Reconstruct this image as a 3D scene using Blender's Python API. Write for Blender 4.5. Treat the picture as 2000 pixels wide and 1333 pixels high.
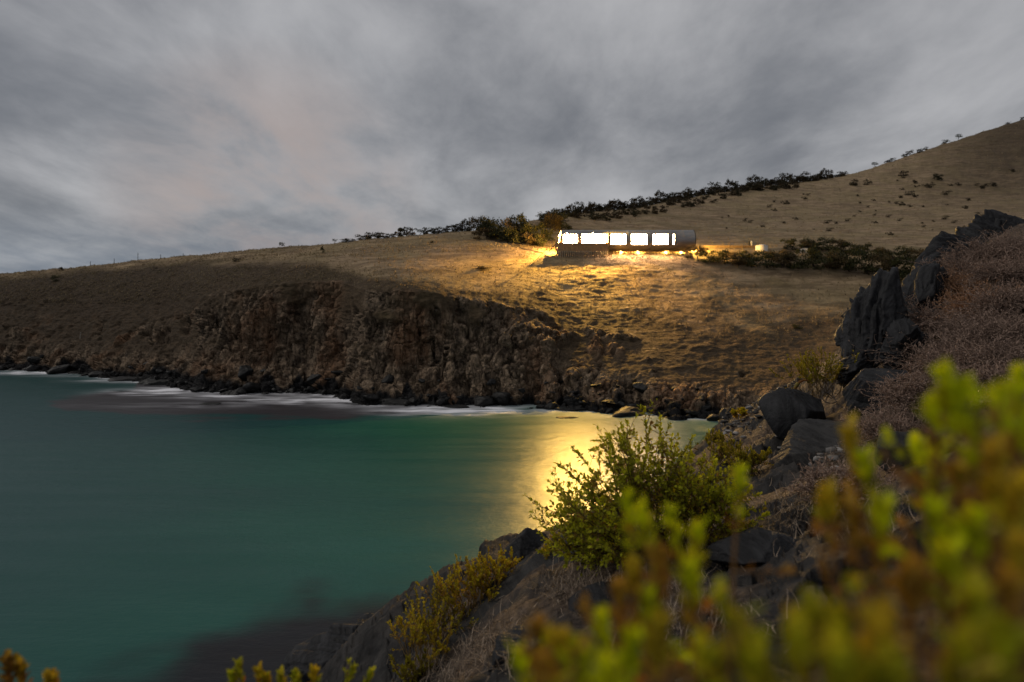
import bpy, math, random
import numpy as np
from mathutils import Vector, Matrix

for o in list(bpy.data.objects):
    bpy.data.objects.remove(o, do_unlink=True)
SC = bpy.context.scene
COL = SC.collection
R = math.radians
random.seed(11)
RNG = np.random.default_rng(11)

# ------------------------------------------------------------------ camera, world, sun
CAM_H = 14.0          # metres above the sea
F = 1200.0            # focal length in photo pixels (2000 wide)
HOR = 595.0           # photo row of the horizon
cam_d = bpy.data.cameras.new('camera')
cam = bpy.data.objects.new('camera', cam_d)
COL.objects.link(cam)
cam.location = (0, 0, CAM_H)
cam.rotation_euler = (R(90), 0, 0)
cam_d.sensor_width = 36.0
cam_d.lens = 36.0 * F / 2000.0
cam_d.shift_y = -(666.5 - HOR) / 2000.0
cam_d.clip_start = 0.02
cam_d.clip_end = 20000
cam_d.dof.use_dof = True
cam_d.dof.focus_distance = 10.0
cam_d.dof.aperture_fstop = 1.5
SC.camera = cam

SUN_EL, SUN_AZ = 44.0, -84.0      # soft light through the brighter cloud at the left
w = bpy.data.worlds.new('World')
SC.world = w
w.use_nodes = True
nt = w.node_tree
nt.nodes.clear()
def N(t, **k):
    n = nt.nodes.new(t)
    for a, b in k.items():
        setattr(n, a, b)
    return n
def LK(a, b):
    nt.links.new(a, b)
def MATH(op, a, b=None, clamp=False):
    n = N('ShaderNodeMath', operation=op, use_clamp=clamp)
    for i, v in enumerate((a, b)):
        if v is None: continue
        if isinstance(v, (int, float)): n.inputs[i].default_value = v
        else: LK(v, n.inputs[i])
    return n.outputs[0]
def MIXC(f, a, b):
    n = N('ShaderNodeMix', data_type='RGBA')
    for s, v in ((n.inputs[0], f), (n.inputs[6], a), (n.inputs[7], b)):
        if isinstance(v, (int, float)): s.default_value = v
        elif isinstance(v, tuple): s.default_value = (*v, 1)
        else: LK(v, s)
    return n.outputs[2]
out = N('ShaderNodeOutputWorld')
bg = N('ShaderNodeBackground')
LK(bg.outputs[0], out.inputs[0])
sky = N('ShaderNodeTexSky', sky_type='NISHITA', sun_disc=False)
sky.sun_elevation = R(SUN_EL)
sky.sun_rotation = R(SUN_AZ)
skys = N('ShaderNodeVectorMath', operation='SCALE')
LK(sky.outputs[0], skys.inputs[0]); skys.inputs['Scale'].default_value = 0.05
tc = N('ShaderNodeTexCoord')
sep = N('ShaderNodeSeparateXYZ'); LK(tc.outputs['Generated'], sep.inputs[0])
zc_ = MATH('ADD', MATH('MAXIMUM', sep.outputs[2], 0.0), 0.22)
comb = N('ShaderNodeCombineXYZ')
LK(MATH('DIVIDE', sep.outputs[0], zc_), comb.inputs[0])
LK(MATH('DIVIDE', sep.outputs[1], zc_), comb.inputs[1])
def cnoise(scale, rot, sx, sy, detail, rough, dist=0.0, loc=(0, 0, 0)):
    m = N('ShaderNodeMapping'); LK(comb.outputs[0], m.inputs[0])
    m.inputs['Location'].default_value = loc
    m.inputs['Rotation'].default_value = (0, 0, R(rot)); m.inputs['Scale'].default_value = (sx, sy, 1)
    n = N('ShaderNodeTexNoise'); LK(m.outputs[0], n.inputs[0])
    n.inputs['Scale'].default_value = scale; n.inputs['Detail'].default_value = detail
    n.inputs['Roughness'].default_value = rough; n.inputs['Distortion'].default_value = dist
    return n.outputs['Fac']
def ramp(fac, a, b, ca=0.0, cb=1.0):
    n = N('ShaderNodeMapRange', interpolation_type='SMOOTHSTEP')
    LK(fac, n.inputs[0])
    for i, v in zip((1, 2, 3, 4), (a, b, ca, cb)): n.inputs[i].default_value = v
    return n.outputs[0]
big = cnoise(0.75, 20, 1.0, 0.75, 3, 0.5, 0.3, (3.1, 1.7, 0))
mid = cnoise(2.3, 24, 1.0, 0.62, 6, 0.58, 0.25, (0.4, 5.2, 0))
fine = cnoise(6.5, 28, 1.0, 0.55, 7, 0.6, 0.3, (7.4, 2.0, 0))
f1 = MATH('ADD', MATH('MULTIPLY', big, 0.44), MATH('MULTIPLY', mid, 0.45))
f1 = MATH('ADD', f1, MATH('MULTIPLY', fine, 0.11))
dens = ramp(f1, 0.34, 0.66)
cloud = MIXC(dens, (0.132, 0.138, 0.152), (0.340, 0.340, 0.350))
# thin warm afterglow held in the lower cloud towards the left
dirn = N('ShaderNodeVectorMath', operation='DOT_PRODUCT')
LK(tc.outputs['Generated'], dirn.inputs[0]); dirn.inputs[1].default_value = Vector((-0.36, 0.92, 0.15)).normalized()
warm = MATH('MULTIPLY', ramp(dirn.outputs['Value'], 0.968, 1.0), ramp(mid, 0.36, 0.62))
cloud = MIXC(MATH('MULTIPLY', warm, 0.6), cloud, (0.300, 0.232, 0.205))
# low on the horizon the deck is seen edge-on: bluish and banded
low = ramp(sep.outputs[2], 0.15, 0.02)
cool = MIXC(ramp(fine, 0.35, 0.7), (0.115, 0.150, 0.205), (0.205, 0.230, 0.270))
cloud = MIXC(MATH('MULTIPLY', low, 0.62), cloud, cool)
final = MIXC(0.94, skys.outputs[0], cloud)
LK(final, bg.inputs[0]); bg.inputs[1].default_value = 1.3

sun_d = bpy.data.lights.new('sun', 'SUN')
sun_d.energy = 1.0; sun_d.angle = R(18); sun_d.color = (1.0, 0.93, 0.84)
sun = bpy.data.objects.new('sun', sun_d); COL.objects.link(sun)
# sky rotation is measured from +Y clockwise seen from above
az = R(SUN_AZ)
sdir = Vector((math.sin(az) * math.cos(R(SUN_EL)), math.cos(az) * math.cos(R(SUN_EL)), math.sin(R(SUN_EL))))
sun.rotation_euler = (-sdir).to_track_quat('-Z', 'Y').to_euler()

vs = SC.view_settings
vs.view_transform = 'Standard'; vs.look = 'None'; vs.gamma = 1.0; vs.use_curve_mapping = False
vs.exposure = 0.0
cy = SC.cycles
cy.use_denoising = True
cy.max_bounces = 6; cy.diffuse_bounces = 2; cy.glossy_bounces = 3; cy.transmission_bounces = 4
cy.sample_clamp_indirect = 3.0
cy.caustics_reflective = False; cy.caustics_refractive = False

# ------------------------------------------------------------------ helpers
def P(px, py, Y):
    return Vector(((px - 1000.0) / F * Y, Y, CAM_H - (py - HOR) / F * Y))
def Z(py, Y):
    return CAM_H - (py - HOR) / F * Y

def _h(ix, iy, iz, seed):
    n = (ix.astype(np.uint32) * np.uint32(374761393) + iy.astype(np.uint32) * np.uint32(668265263)
         + iz.astype(np.uint32) * np.uint32(2147483647 - 6971) + np.uint32((seed * 974634777 + 12345) & 0xffffffff))
    n = (n ^ (n >> np.uint32(13))) * np.uint32(1274126177)
    n = (n ^ (n >> np.uint32(16))) * np.uint32(2246822519)
    return (n ^ (n >> np.uint32(15)))
def h01(ix, iy, iz, seed):
    return _h(ix, iy, iz, seed).astype(np.float64) / 4294967295.0
def gnoise(p, seed=0):
    i = np.floor(p).astype(np.int64); f = p - i
    u = f * f * f * (f * (f * 6 - 15) + 10)
    r = 0
    for dx in (0, 1):
        wx = u[:, 0] if dx else 1 - u[:, 0]
        for dy in (0, 1):
            wy = u[:, 1] if dy else 1 - u[:, 1]
            for dz in (0, 1):
                wz = u[:, 2] if dz else 1 - u[:, 2]
                hh = _h(i[:, 0] + dx, i[:, 1] + dy, i[:, 2] + dz, seed)
                gx = (hh & np.uint32(1023)).astype(np.float64) / 511.5 - 1
                gy = ((hh >> np.uint32(10)) & np.uint32(1023)).astype(np.float64) / 511.5 - 1
                gz = ((hh >> np.uint32(20)) & np.uint32(1023)).astype(np.float64) / 511.5 - 1
                r = r + wx * wy * wz * (gx * (f[:, 0] - dx) + gy * (f[:, 1] - dy) + gz * (f[:, 2] - dz))
    return r
def fbm(p, octv=4, seed=0, gain=0.5, lac=2.03):
    a, r = 1.0, 0
    for k in range(octv):
        r = r + a * gnoise(p, seed + k)
        p = p * lac + 17.3; a *= gain
    return r
def planes(p, seed=0, tilt=0.9):
    """faceted rock: every cell of a jittered lattice is one tilted plane; returns offset and edge closeness"""
    i = np.floor(p).astype(np.int64)
    best = np.full(len(p), 1e9); second = np.full(len(p), 1e9); val = np.zeros(len(p))
    for dx in (-1, 0, 1):
        for dy in (-1, 0, 1):
            for dz in (-1, 0, 1):
                c = i + np.array([dx, dy, dz])
                hh = _h(c[:, 0], c[:, 1], c[:, 2], seed)
                h2 = _h(c[:, 0], c[:, 1], c[:, 2], seed + 77)
                q = np.stack([(hh & np.uint32(1023)), (hh >> np.uint32(10)) & np.uint32(1023), (hh >> np.uint32(20)) & np.uint32(1023)], 1) / 1023.0
                t = np.stack([(h2 & np.uint32(1023)), (h2 >> np.uint32(10)) & np.uint32(1023), (h2 >> np.uint32(20)) & np.uint32(1023)], 1) / 511.5 - 1
                d = p - (c + q)
                dist = (d * d).sum(1)
                v = (hh >> np.uint32(5)).astype(np.float64) % 997 / 498.5 - 1 + tilt * (d * t).sum(1)
                m = dist < best
                second = np.where(m, best, np.minimum(second, dist))
                val = np.where(m, v, val); best = np.where(m, dist, best)
    return val, np.sqrt(second) - np.sqrt(best)
def smooth(x, a, b):
    t = np.clip((x - a) / (b - a), 0, 1)
    return t * t * (3 - 2 * t)
def pchip(x, y, xi):
    x = np.asarray(x, float); y = np.asarray(y, float); h = np.diff(x); d = np.diff(y) / h
    m = np.zeros(len(x)); m[0] = d[0]; m[-1] = d[-1]
    for k in range(1, len(x) - 1):
        if d[k - 1] * d[k] > 0:
            w1, w2 = 2 * h[k] + h[k - 1], h[k] + 2 * h[k - 1]
            m[k] = (w1 + w2) / (w1 / d[k - 1] + w2 / d[k])
    j = np.clip(np.searchsorted(x, xi) - 1, 0, len(x) - 2)
    t = (xi - x[j]) / h[j]
    return ((1 + 2 * t) * (1 - t) ** 2 * y[j] + t * (1 - t) ** 2 * h[j] * m[j]
            + t * t * (3 - 2 * t) * y[j + 1] + t * t * (t - 1) * h[j] * m[j + 1])

def mesh_np(name, V, faces, mats=(), cols=None, smooth_=False, colname='Col'):
    """V (n,3); faces: (m,3) or (m,4) array, or a list of such arrays"""
    me = bpy.data.meshes.new(name)
    V = np.asarray(V, dtype=np.float32)
    if not isinstance(faces, list): faces = [faces]
    faces = [np.asarray(f, dtype=np.int32) for f in faces if len(f)]
    loops = np.concatenate([f.ravel() for f in faces])
    tot = np.concatenate([np.full(len(f), f.shape[1], np.int32) for f in faces])
    start = np.concatenate([[0], np.cumsum(tot)[:-1]]).astype(np.int32)
    me.vertices.add(len(V)); me.vertices.foreach_set('co', V.ravel())
    me.loops.add(len(loops)); me.loops.foreach_set('vertex_index', loops)
    me.polygons.add(len(tot)); me.polygons.foreach_set('loop_start', start)
    me.polygons.foreach_set('loop_total', tot)
    me.update(calc_edges=True)
    if cols is not None:
        at = me.color_attributes.new(colname, 'FLOAT_COLOR', 'POINT')
        c = np.ones((len(V), 4), np.float32); c[:, :3] = cols
        at.data.foreach_set('color', c.ravel())
    if smooth_:
        me.polygons.foreach_set('use_smooth', np.ones(len(tot), bool))
    for m in mats: me.materials.append(m)
    me.validate()
    return me
def grid_faces(n, m, flip=False):
    a = (np.arange(n - 1)[:, None] * m + np.arange(m - 1)[None, :]).ravel()
    q = np.stack([a, a + 1, a + m + 1, a + m], 1)
    return q[:, ::-1] if flip else q
def obj(name, me, parent=None, loc=None, rot=None, scale=None):
    o = bpy.data.objects.new(name, me); COL.objects.link(o)
    if parent is not None: o.parent = parent
    if loc is not None: o.location = loc
    if rot is not None: o.rotation_euler = rot
    if scale is not None: o.scale = scale
    return o
def tag(o, label, cat, group=None, kind=None):
    o['label'] = label; o['category'] = cat
    if group: o['group'] = group
    if kind: o['kind'] = kind
    return o
def struct(o):
    o['kind'] = 'structure'; return o

class MB:
    """collects boxes, bars and tubes into one mesh"""
    def __init__(s): s.v = []; s.f = []
    def add(s, vs, fs):
        b = len(s.v); s.v += [tuple(v) for v in vs]; s.f += [tuple(i + b for i in f) for f in fs]
    def box(s, x0, x1, y0, y1, z0, z1):
        s.add([(x0, y0, z0), (x1, y0, z0), (x1, y1, z0), (x0, y1, z0), (x0, y0, z1), (x1, y0, z1), (x1, y1, z1), (x0, y1, z1)],
              [(0, 3, 2, 1), (4, 5, 6, 7), (0, 1, 5, 4), (1, 2, 6, 5), (2, 3, 7, 6), (3, 0, 4, 7)])
    def bar(s, a, b, r0, r1=None, n=6):
        a, b = Vector(a), Vector(b); r1 = r0 if r1 is None else r1
        d = (b - a).normalized(); u = d.orthogonal().normalized(); v = d.cross(u)
        vs_ = []
        for p, r in ((a, r0), (b, r1)):
            for k in range(n):
                t = 2 * math.pi * k / n
                vs_.append(p + (u * math.cos(t) + v * math.sin(t)) * r)
        fs = [(k, (k + 1) % n, n + (k + 1) % n, n + k) for k in range(n)]
        fs += [tuple(range(n - 1, -1, -1)), tuple(range(n, 2 * n))]
        s.add(vs_, fs)
    def lathe(s, prof, n=20, c=(0, 0, 0)):
        vs_ = [(c[0] + r * math.cos(2 * math.pi * k / n), c[1] + r * math.sin(2 * math.pi * k / n), c[2] + z) for r, z in prof for k in range(n)]
        fs = []
        for j in range(len(prof) - 1):
            for k in range(n):
                fs.append((j * n + k, j * n + (k + 1) % n, (j + 1) * n + (k + 1) % n, (j + 1) * n + k))
        fs.append(tuple(range(n - 1, -1, -1))); fs.append(tuple(range((len(prof) - 1) * n, len(prof) * n)))
        s.add(vs_, fs)
    def mesh(s, name, mat=None, sm=False):
        me = bpy.data.meshes.new(name); me.from_pydata(s.v, [], s.f); me.update()
        if mat: me.materials.append(mat)
        if sm:
            for p in me.polygons: p.use_smooth = True
        return me
    def build(s, name, mat, parent=None, sm=False, loc=None):
        return obj(name, s.mesh(name, mat, sm), parent, loc)

# ------------------------------------------------------------------ materials
class MT:
    """small node helper"""
    def __init__(s, name):
        s.m = bpy.data.materials.new(name); s.m.use_nodes = True
        s.t = s.m.node_tree; s.b = s.t.nodes['Principled BSDF']
    def n(s, t, **k):
        n = s.t.nodes.new(t)
        for a, b in k.items(): setattr(n, a, b)
        return n
    def set(s, sock, v):
        if isinstance(v, tuple): sock.default_value = (*v, 1) if len(v) == 3 and sock.type == 'RGBA' else v
        elif isinstance(v, (int, float)): sock.default_value = v
        else: s.t.links.new(v, sock)
    def coord(s, scale=(1, 1, 1), rot=(0, 0, 0), kind='Object'):
        c = s.n('ShaderNodeTexCoord'); m = s.n('ShaderNodeMapping')
        s.t.links.new(c.outputs[kind], m.inputs[0]); m.inputs['Scale'].default_value = scale; m.inputs['Rotation'].default_value = rot
        return m.outputs[0]
    def noise(s, vec, scale, detail=4, rough=0.55, dist=0.0):
        n = s.n('ShaderNodeTexNoise'); s.t.links.new(vec, n.inputs[0])
        n.inputs['Scale'].default_value = scale; n.inputs['Detail'].default_value = detail
        n.inputs['Roughness'].default_value = rough; n.inputs['Distortion'].default_value = dist
        return n.outputs['Fac']
    def ramp(s, f, a, b, c=0.0, d=1.0):
        n = s.n('ShaderNodeMapRange', interpolation_type='SMOOTHSTEP'); s.t.links.new(f, n.inputs[0])
        for i, v in zip((1, 2, 3, 4), (a, b, c, d)): n.inputs[i].default_value = v
        return n.outputs[0]
    def mix(s, f, a, b):
        n = s.n('ShaderNodeMix', data_type='RGBA'); s.set(n.inputs[0], f); s.set(n.inputs[6], a); s.set(n.inputs[7], b)
        return n.outputs[2]
    def math(s, op, a, b=0.0):
        n = s.n('ShaderNodeMath', operation=op); s.set(n.inputs[0], a); s.set(n.inputs[1], b)
        return n.outputs[0]
    def attr(s, name='Col'):
        n = s.n('ShaderNodeAttribute', attribute_name=name)
        sp = s.n('ShaderNodeSeparateColor'); s.t.links.new(n.outputs['Color'], sp.inputs[0])
        return n.outputs['Color'], sp.outputs[0], sp.outputs[1], sp.outputs[2]
    def bump(s, h, strength, dist):
        n = s.n('ShaderNodeBump'); s.t.links.new(h, n.inputs['Height'])
        n.inputs['Strength'].default_value = strength; n.inputs['Distance'].default_value = dist
        s.t.links.new(n.outputs[0], s.b.inputs['Normal'])
    def fin(s, col=None, rough=0.8, spec=0.3, metal=0.0):
        if col is not None: s.set(s.b.inputs['Base Color'], col)
        s.set(s.b.inputs['Roughness'], rough)
        s.b.inputs['Specular IOR Level'].default_value = spec
        s.b.inputs['Metallic'].default_value = metal
        return s.m

def mat_far_ground():
    t = MT('hillside_ground'); _, rock, wet, scrub = t.attr()
    v = t.coord()
    vs_ = t.coord((0.35, 1.0, 1.6))
    n1 = t.noise(vs_, 0.55, 6, 0.62, 0.4); n2 = t.noise(vs_, 3.2, 5, 0.65); n3 = t.noise(v, 0.09, 3)
    grass = t.mix(t.ramp(n1, 0.33, 0.68), (0.150, 0.102, 0.058), (0.330, 0.236, 0.140))
    grass = t.mix(t.ramp(n3, 0.42, 0.62, 0, 0.4), grass, (0.205, 0.160, 0.072))
    grass = t.mix(t.ramp(n2, 0.52, 0.76, 0, 0.7), grass, (0.085, 0.060, 0.033))
    n4 = t.noise(t.coord((0.07, 0.35, 0.9)), 1.0, 5, 0.6, 0.6); n5 = t.noise(t.coord((0.5, 0.5, 1.0)), 0.12, 4, 0.6)
    grass = t.mix(t.ramp(n4, 0.50, 0.66, 0, 0.65), grass, (0.105, 0.072, 0.040))
    grass = t.mix(t.ramp(n5, 0.52, 0.68, 0, 0.5), grass, (0.120, 0.088, 0.046))
    sc = t.mix(t.ramp(n2, 0.35, 0.66), (0.014, 0.010, 0.0065), (0.068, 0.044, 0.025))
    grass = t.mix(scrub, grass, sc)
    vr = t.coord((1, 1, 0.45))
    r1 = t.noise(vr, 0.7, 7, 0.66, 0.6); r2 = t.noise(vr, 2.6, 6, 0.7, 0.4); r3 = t.noise(vr, 0.16, 3, 0.5, 0.3)
    rk = t.mix(t.ramp(r1, 0.36, 0.66), (0.045, 0.031, 0.021), (0.270, 0.195, 0.130))
    rk = t.mix(t.ramp(r3, 0.46, 0.72, 0, 0.6), rk, (0.210, 0.105, 0.052))
    rk = t.mix(t.ramp(r2, 0.56, 0.74, 0, 0.7), rk, (0.340, 0.285, 0.225))
    rk = t.mix(t.ramp(r2, 0.46, 0.32, 0, 0.8), rk, (0.020, 0.017, 0.014))
    c = t.mix(rock, grass, rk)
    wk = t.mix(t.ramp(r2, 0.4, 0.7), (0.009, 0.009, 0.010), (0.026, 0.024, 0.023))
    c = t.mix(wet, c, wk)
    hh = t.math('ADD', t.math('MULTIPLY', n2, 0.55), t.math('MULTIPLY', r2, 0.6))
    vo = t.n('ShaderNodeTexVoronoi', feature='DISTANCE_TO_EDGE'); t.t.links.new(t.coord((1.5, 1.5, 0.42)), vo.inputs['Vector']); vo.inputs['Scale'].default_value = 0.9
    cr = t.math('MULTIPLY', t.ramp(vo.outputs['Distance'], 0.0, 0.10), rock)
    t.bump(t.math('ADD', hh, t.math('MULTIPLY', cr, 0.8)), 0.9, 0.34)
    return t.fin(c, 0.88, 0.15)

def mat_near_ground():
    t = MT('headland_ground'); _, g, d, s = t.attr()
    v = t.coord()
    n1 = t.noise(v, 2.2, 7, 0.65, 0.5); n2 = t.noise(v, 14, 6, 0.7); n3 = t.noise(v, 60, 3, 0.6)
    rk = t.mix(t.ramp(n1, 0.35, 0.68), (0.010, 0.0095, 0.0095), (0.044, 0.040, 0.037))
    rk = t.mix(t.ramp(n2, 0.58, 0.75, 0, 0.7), rk, (0.085, 0.076, 0.068))
    soil = t.mix(t.ramp(n2, 0.35, 0.7), (0.032, 0.021, 0.014), (0.120, 0.086, 0.060))
    c = t.mix(g, rk, soil)
    t.bump(t.math('ADD', n2, t.math('MULTIPLY', n3, 0.4)), 0.8, 0.03)
    return t.fin(c, 0.85, 0.2)

def mat_slate(name, lo, hi, sc=1.0, rough=0.62):
    t = MT(name)
    v = t.coord((1, 1, 1)); vb = t.coord((3.2 * sc, 0.7 * sc, 0.9 * sc), (0.3, 0.5, 0.2))
    n1 = t.noise(vb, 3.0, 7, 0.66, 0.6); n2 = t.noise(v, 22 * sc, 5, 0.68); n3 = t.noise(v, 1.4 * sc, 4, 0.6)
    c = t.mix(t.ramp(n1, 0.35, 0.68), lo, hi)
    c = t.mix(t.ramp(n3, 0.56, 0.72, 0, 0.5), c, tuple(x * 1.7 for x in hi))
    c = t.mix(t.ramp(n2, 0.64, 0.78, 0, 0.55), c, tuple(x * 2.6 for x in hi))
    t.bump(t.math('ADD', n1, t.math('MULTIPLY', n2, 0.45)), 0.75, 0.045)
    return t.fin(c, rough, 0.22)

def mat_leaf(name, rough=0.5, trans=0.35):
    t = MT(name); col, r, g, b = t.attr()
    t.fin(col, rough, 0.12)
    tr = t.n('ShaderNodeBsdfTranslucent'); t.t.links.new(col, tr.inputs[0])
    mx = t.n('ShaderNodeMixShader'); mx.inputs[0].default_value = trans
    o = t.t.nodes['Material Output']
    t.t.links.new(t.b.outputs[0], mx.inputs[1]); t.t.links.new(tr.outputs[0], mx.inputs[2]); t.t.links.new(mx.outputs[0], o.inputs[0])
    return t.m
def mat_plain(name, c1, c2, scale, rough=0.7, spec=0.3, metal=0.0, stretch=(1, 1, 1), bump=0.0, bd=0.02):
    t = MT(name); v = t.coord(stretch)
    n = t.noise(v, scale, 5, 0.6)
    if bump: t.bump(n, bump, bd)
    return t.fin(t.mix(t.ramp(n, 0.33, 0.68), c1, c2), rough, spec, metal)
def mat_emit(name, col, strength, var=0.0):
    t = MT(name)
    t.fin((0.8, 0.75, 0.65), 0.2, 0.5)
    e = t.b.inputs['Emission Color']; e.default_value = (*col, 1)
    if var:
        n = t.noise(t.coord((1, 1, 1)), 0.9, 2)
        t.set(t.b.inputs['Emission Strength'], t.ramp(n, 0.3, 0.7, strength * (1 - var), strength * (1 + var)))
    else:
        t.b.inputs['Emission Strength'].default_value = strength
    return t.m

M = {}
M['far'] = mat_far_ground()
M['near'] = mat_near_ground()
M['slate'] = mat_slate('dark_slate', (0.006, 0.006, 0.007), (0.024, 0.024, 0.026))
M['slate2'] = mat_slate('grey_slate', (0.010, 0.0095, 0.0095), (0.036, 0.034, 0.032), 0.8, 0.75)
M['shore'] = mat_slate('shore_rock', (0.005, 0.005, 0.005), (0.018, 0.017, 0.016), 0.35, 0.6)
M['leaf'] = mat_leaf('shrub_leaf', 0.6, 0.3)
M['succ'] = mat_leaf('coastal_leaf', 0.5, 0.5)
M['bark'] = mat_plain('bark', (0.030, 0.023, 0.017), (0.075, 0.058, 0.043), 8, 0.9, 0.1, 0, (1, 1, 0.3), 0.5)
M['stem'] = mat_leaf('stem', 0.75, 0.0)
M['dry'] = mat_leaf('dry_twig', 0.85, 0.05)
M['metal'] = mat_plain('zinc_cladding', (0.21, 0.205, 0.20), (0.30, 0.29, 0.28), 1.2, 0.5, 0.4, 0.7, (0.25, 1, 1))
M['dark_metal'] = mat_plain('dark_frame', (0.022, 0.020, 0.018), (0.045, 0.040, 0.035), 6, 0.5, 0.4, 0.3)
M['timber'] = mat_plain('weathered_timber', (0.10, 0.065, 0.036), (0.23, 0.155, 0.088), 5, 0.8, 0.2, 0, (4, 4, 0.4), 0.4)
M['skirt'] = mat_plain('bounce_lit_timber', (0.22, 0.135, 0.066), (0.46, 0.30, 0.155), 5, 0.8, 0.2, 0, (4, 4, 0.4), 0.4)  # timber brightened: glow bounced off the ground is put into the colour
M['lining'] = mat_plain('ply_lining', (0.42, 0.29, 0.16), (0.55, 0.40, 0.24), 3, 0.6, 0.3)
M['pale'] = mat_plain('pale_timber', (0.36, 0.28, 0.18), (0.52, 0.42, 0.28), 7, 0.75, 0.2)
M['post'] = mat_plain('grey_post', (0.09, 0.085, 0.08), (0.17, 0.16, 0.145), 9, 0.85, 0.2)
M['white'] = mat_plain('white_tank', (0.62, 0.60, 0.55), (0.74, 0.72, 0.68), 4, 0.5, 0.4)
M['driftwood'] = mat_plain('driftwood', (0.26, 0.24, 0.21), (0.45, 0.42, 0.37), 12, 0.85, 0.2)
LAMP = (1.0, 0.57, 0.11)
M['pane'] = mat_emit('lit_window', (1.0, 0.60, 0.30), 190.0, 0.2)
M['dim_bulb'] = mat_emit('floor_bulb', (1.0, 0.66, 0.22), 6.0)
M['bulb'] = mat_emit('lamp_bulb', (1.0, 0.72, 0.30), 60.0)

# ------------------------------------------------------------------ far shore: one sheet from the seabed to beyond the ridge
# rows per column: waterline, wet top, cliff foot, cliff top, grass, cabin line, mid slope, upper slope, ridge   (photo row, depth in m)
CT = {
 -900: [(690, 176), (680, 178), (650, 182), (600, 192), (590, 196), (585, 199), (581, 202), (577, 206), (572, 212)],
 -400: [(703, 155), (690, 157), (660, 160), (590, 172), (578, 175), (572, 178), (566, 181), (560, 184), (553, 190)],
 0:    [(722, 132), (705, 134), (672, 137), (600, 146), (575, 149), (560, 152), (552, 154.5), (544, 157), (535, 162)],
 120:  [(728, 126), (708, 128), (680, 131), (600, 140), (570, 143.5), (552, 147), (541, 150), (534, 153), (525, 158)],
 230:  [(741, 115), (716, 118), (690, 121), (600, 132), (568, 136.5), (546, 141), (532, 145), (524, 149), (514, 155)],
 350:  [(757, 104), (722, 108), (694, 112), (596, 123), (560, 127.5), (538, 133), (524, 138), (514, 143), (502, 151)],
 400:  [(766, 98.5), (732, 101.5), (705, 104.5), (580, 112), (550, 117), (530, 124), (517, 131), (508, 138), (498, 148)],
 500:  [(769, 96.5), (738, 99), (706, 102.5), (562, 106.5), (540, 112), (522, 119), (509, 127), (500, 135), (489, 147)],
 600:  [(768, 97), (742, 99), (706, 101.5), (552, 105), (534, 109), (517, 115), (503, 123), (493, 132), (481, 146)],
 660:  [(776, 93), (750, 95.5), (715, 98.5), (552, 103.5), (532, 108.5), (514, 114), (499, 121), (488, 131), (476, 146)],
 720:  [(792, 85.3), (764, 88), (735, 91.5), (568, 95.5), (544, 100.5), (521, 107), (500, 116), (485, 128), (470, 146)],
 820:  [(794, 84.4), (766, 87), (738, 89.5), (570, 92), (546, 97.5), (519, 105), (496, 115), (479, 128), (461, 147)],
 950:  [(796, 83.5), (770, 86), (725, 87.5), (592, 93.5), (560, 99), (520, 108), (492, 117), (474, 127), (450, 152)],
 1100: [(800, 82), (776, 84), (722, 87.5), (612, 97.5), (570, 102.3), (505, 110), (490, 117.5), (460, 138), (424, 178)],
 1250: [(812, 77.5), (790, 79.5), (742, 82.5), (640, 93.5), (585, 100), (505, 110), (489, 118), (447, 154), (406, 222)],
 1400: [(821, 74.4), (800, 76), (760, 79.5), (680, 87), (605, 96.5), (510, 110), (486, 119), (436, 172), (379, 268)],
 1550: [(836, 69.7), (805, 72), (765, 76.5), (684, 87), (606, 96.5), (522, 109), (485, 120), (424, 190), (359, 302)],
 1650: [(852, 65.4), (812, 69), (768, 73), (690, 85), (612, 95), (538, 107), (487, 121), (414, 205), (345, 322)],
 1800: [(870, 61), (820, 65), (772, 70), (692, 83), (612, 94), (540, 106), (487, 122), (395, 232), (298, 346)],
 2000: [(890, 57), (830, 62), (774, 68), (692, 79), (612, 88), (540, 101), (482, 118), (375, 250), (235, 382)],
 2400: [(930, 50), (850, 57), (776, 65), (690, 77), (608, 87), (530, 101), (470, 120), (340, 265), (128, 420)],
 3000: [(960, 46), (860, 55), (776, 64), (690, 76), (600, 87), (520, 101), (450, 122), (300, 280), (60, 440)],
}
cpx = np.array(sorted(CT))
K = 9
ctY = np.array([[CT[c][k][1] for c in cpx] for k in range(K)])
ctZ = np.array([[Z(CT[c][k][0], CT[c][k][1]) for c in cpx] for k in range(K)])
ctZ[0] = 0.0
cols_px = np.concatenate([np.linspace(-900, -60, 70, endpoint=False), np.linspace(-60, 2060, 960), np.linspace(2060, 3000, 60)[1:]])
# gentle wander of the control columns so the shore does not read as straight chords
cY = np.stack([pchip(cpx, ctY[k], cols_px) for k in range(K)])
cZ = np.stack([pchip(cpx, ctZ[k], cols_px) for k in range(K)])
wob = fbm(np.stack([cols_px / 46.0, np.zeros_like(cols_px), np.zeros_like(cols_px) + 3.3], 1), 4, 5)
for k, a in enumerate((2.6, 2.2, 1.4, 1.0, .6, 0, 0, 0, 0)):
    cY[k] += a * wob * (np.interp(cols_px, [0, 1050, 1250, 3000], [1, 1, .15, .1]) if k > 1 else 1)
wetw = fbm(np.stack([cols_px / 30.0, np.zeros_like(cols_px) + 9.1, np.zeros_like(cols_px)], 1), 4, 8)
pre_Y = np.stack([cY[0] - 16, cY[0] - 3.0]); pre_Z = np.stack([np.full_like(cols_px, -6.0), np.full_like(cols_px, -1.6)])
post_Y = np.stack([cY[8] + 25, cY[8] + 120, cY[8] + 700]); post_Z = np.stack([cZ[8] - 6, cZ[8] - 45, np.full_like(cols_px, -30.0)])
aY = np.concatenate([pre_Y, cY, post_Y]); aZ = np.concatenate([pre_Z, cZ, post_Z])
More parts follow.
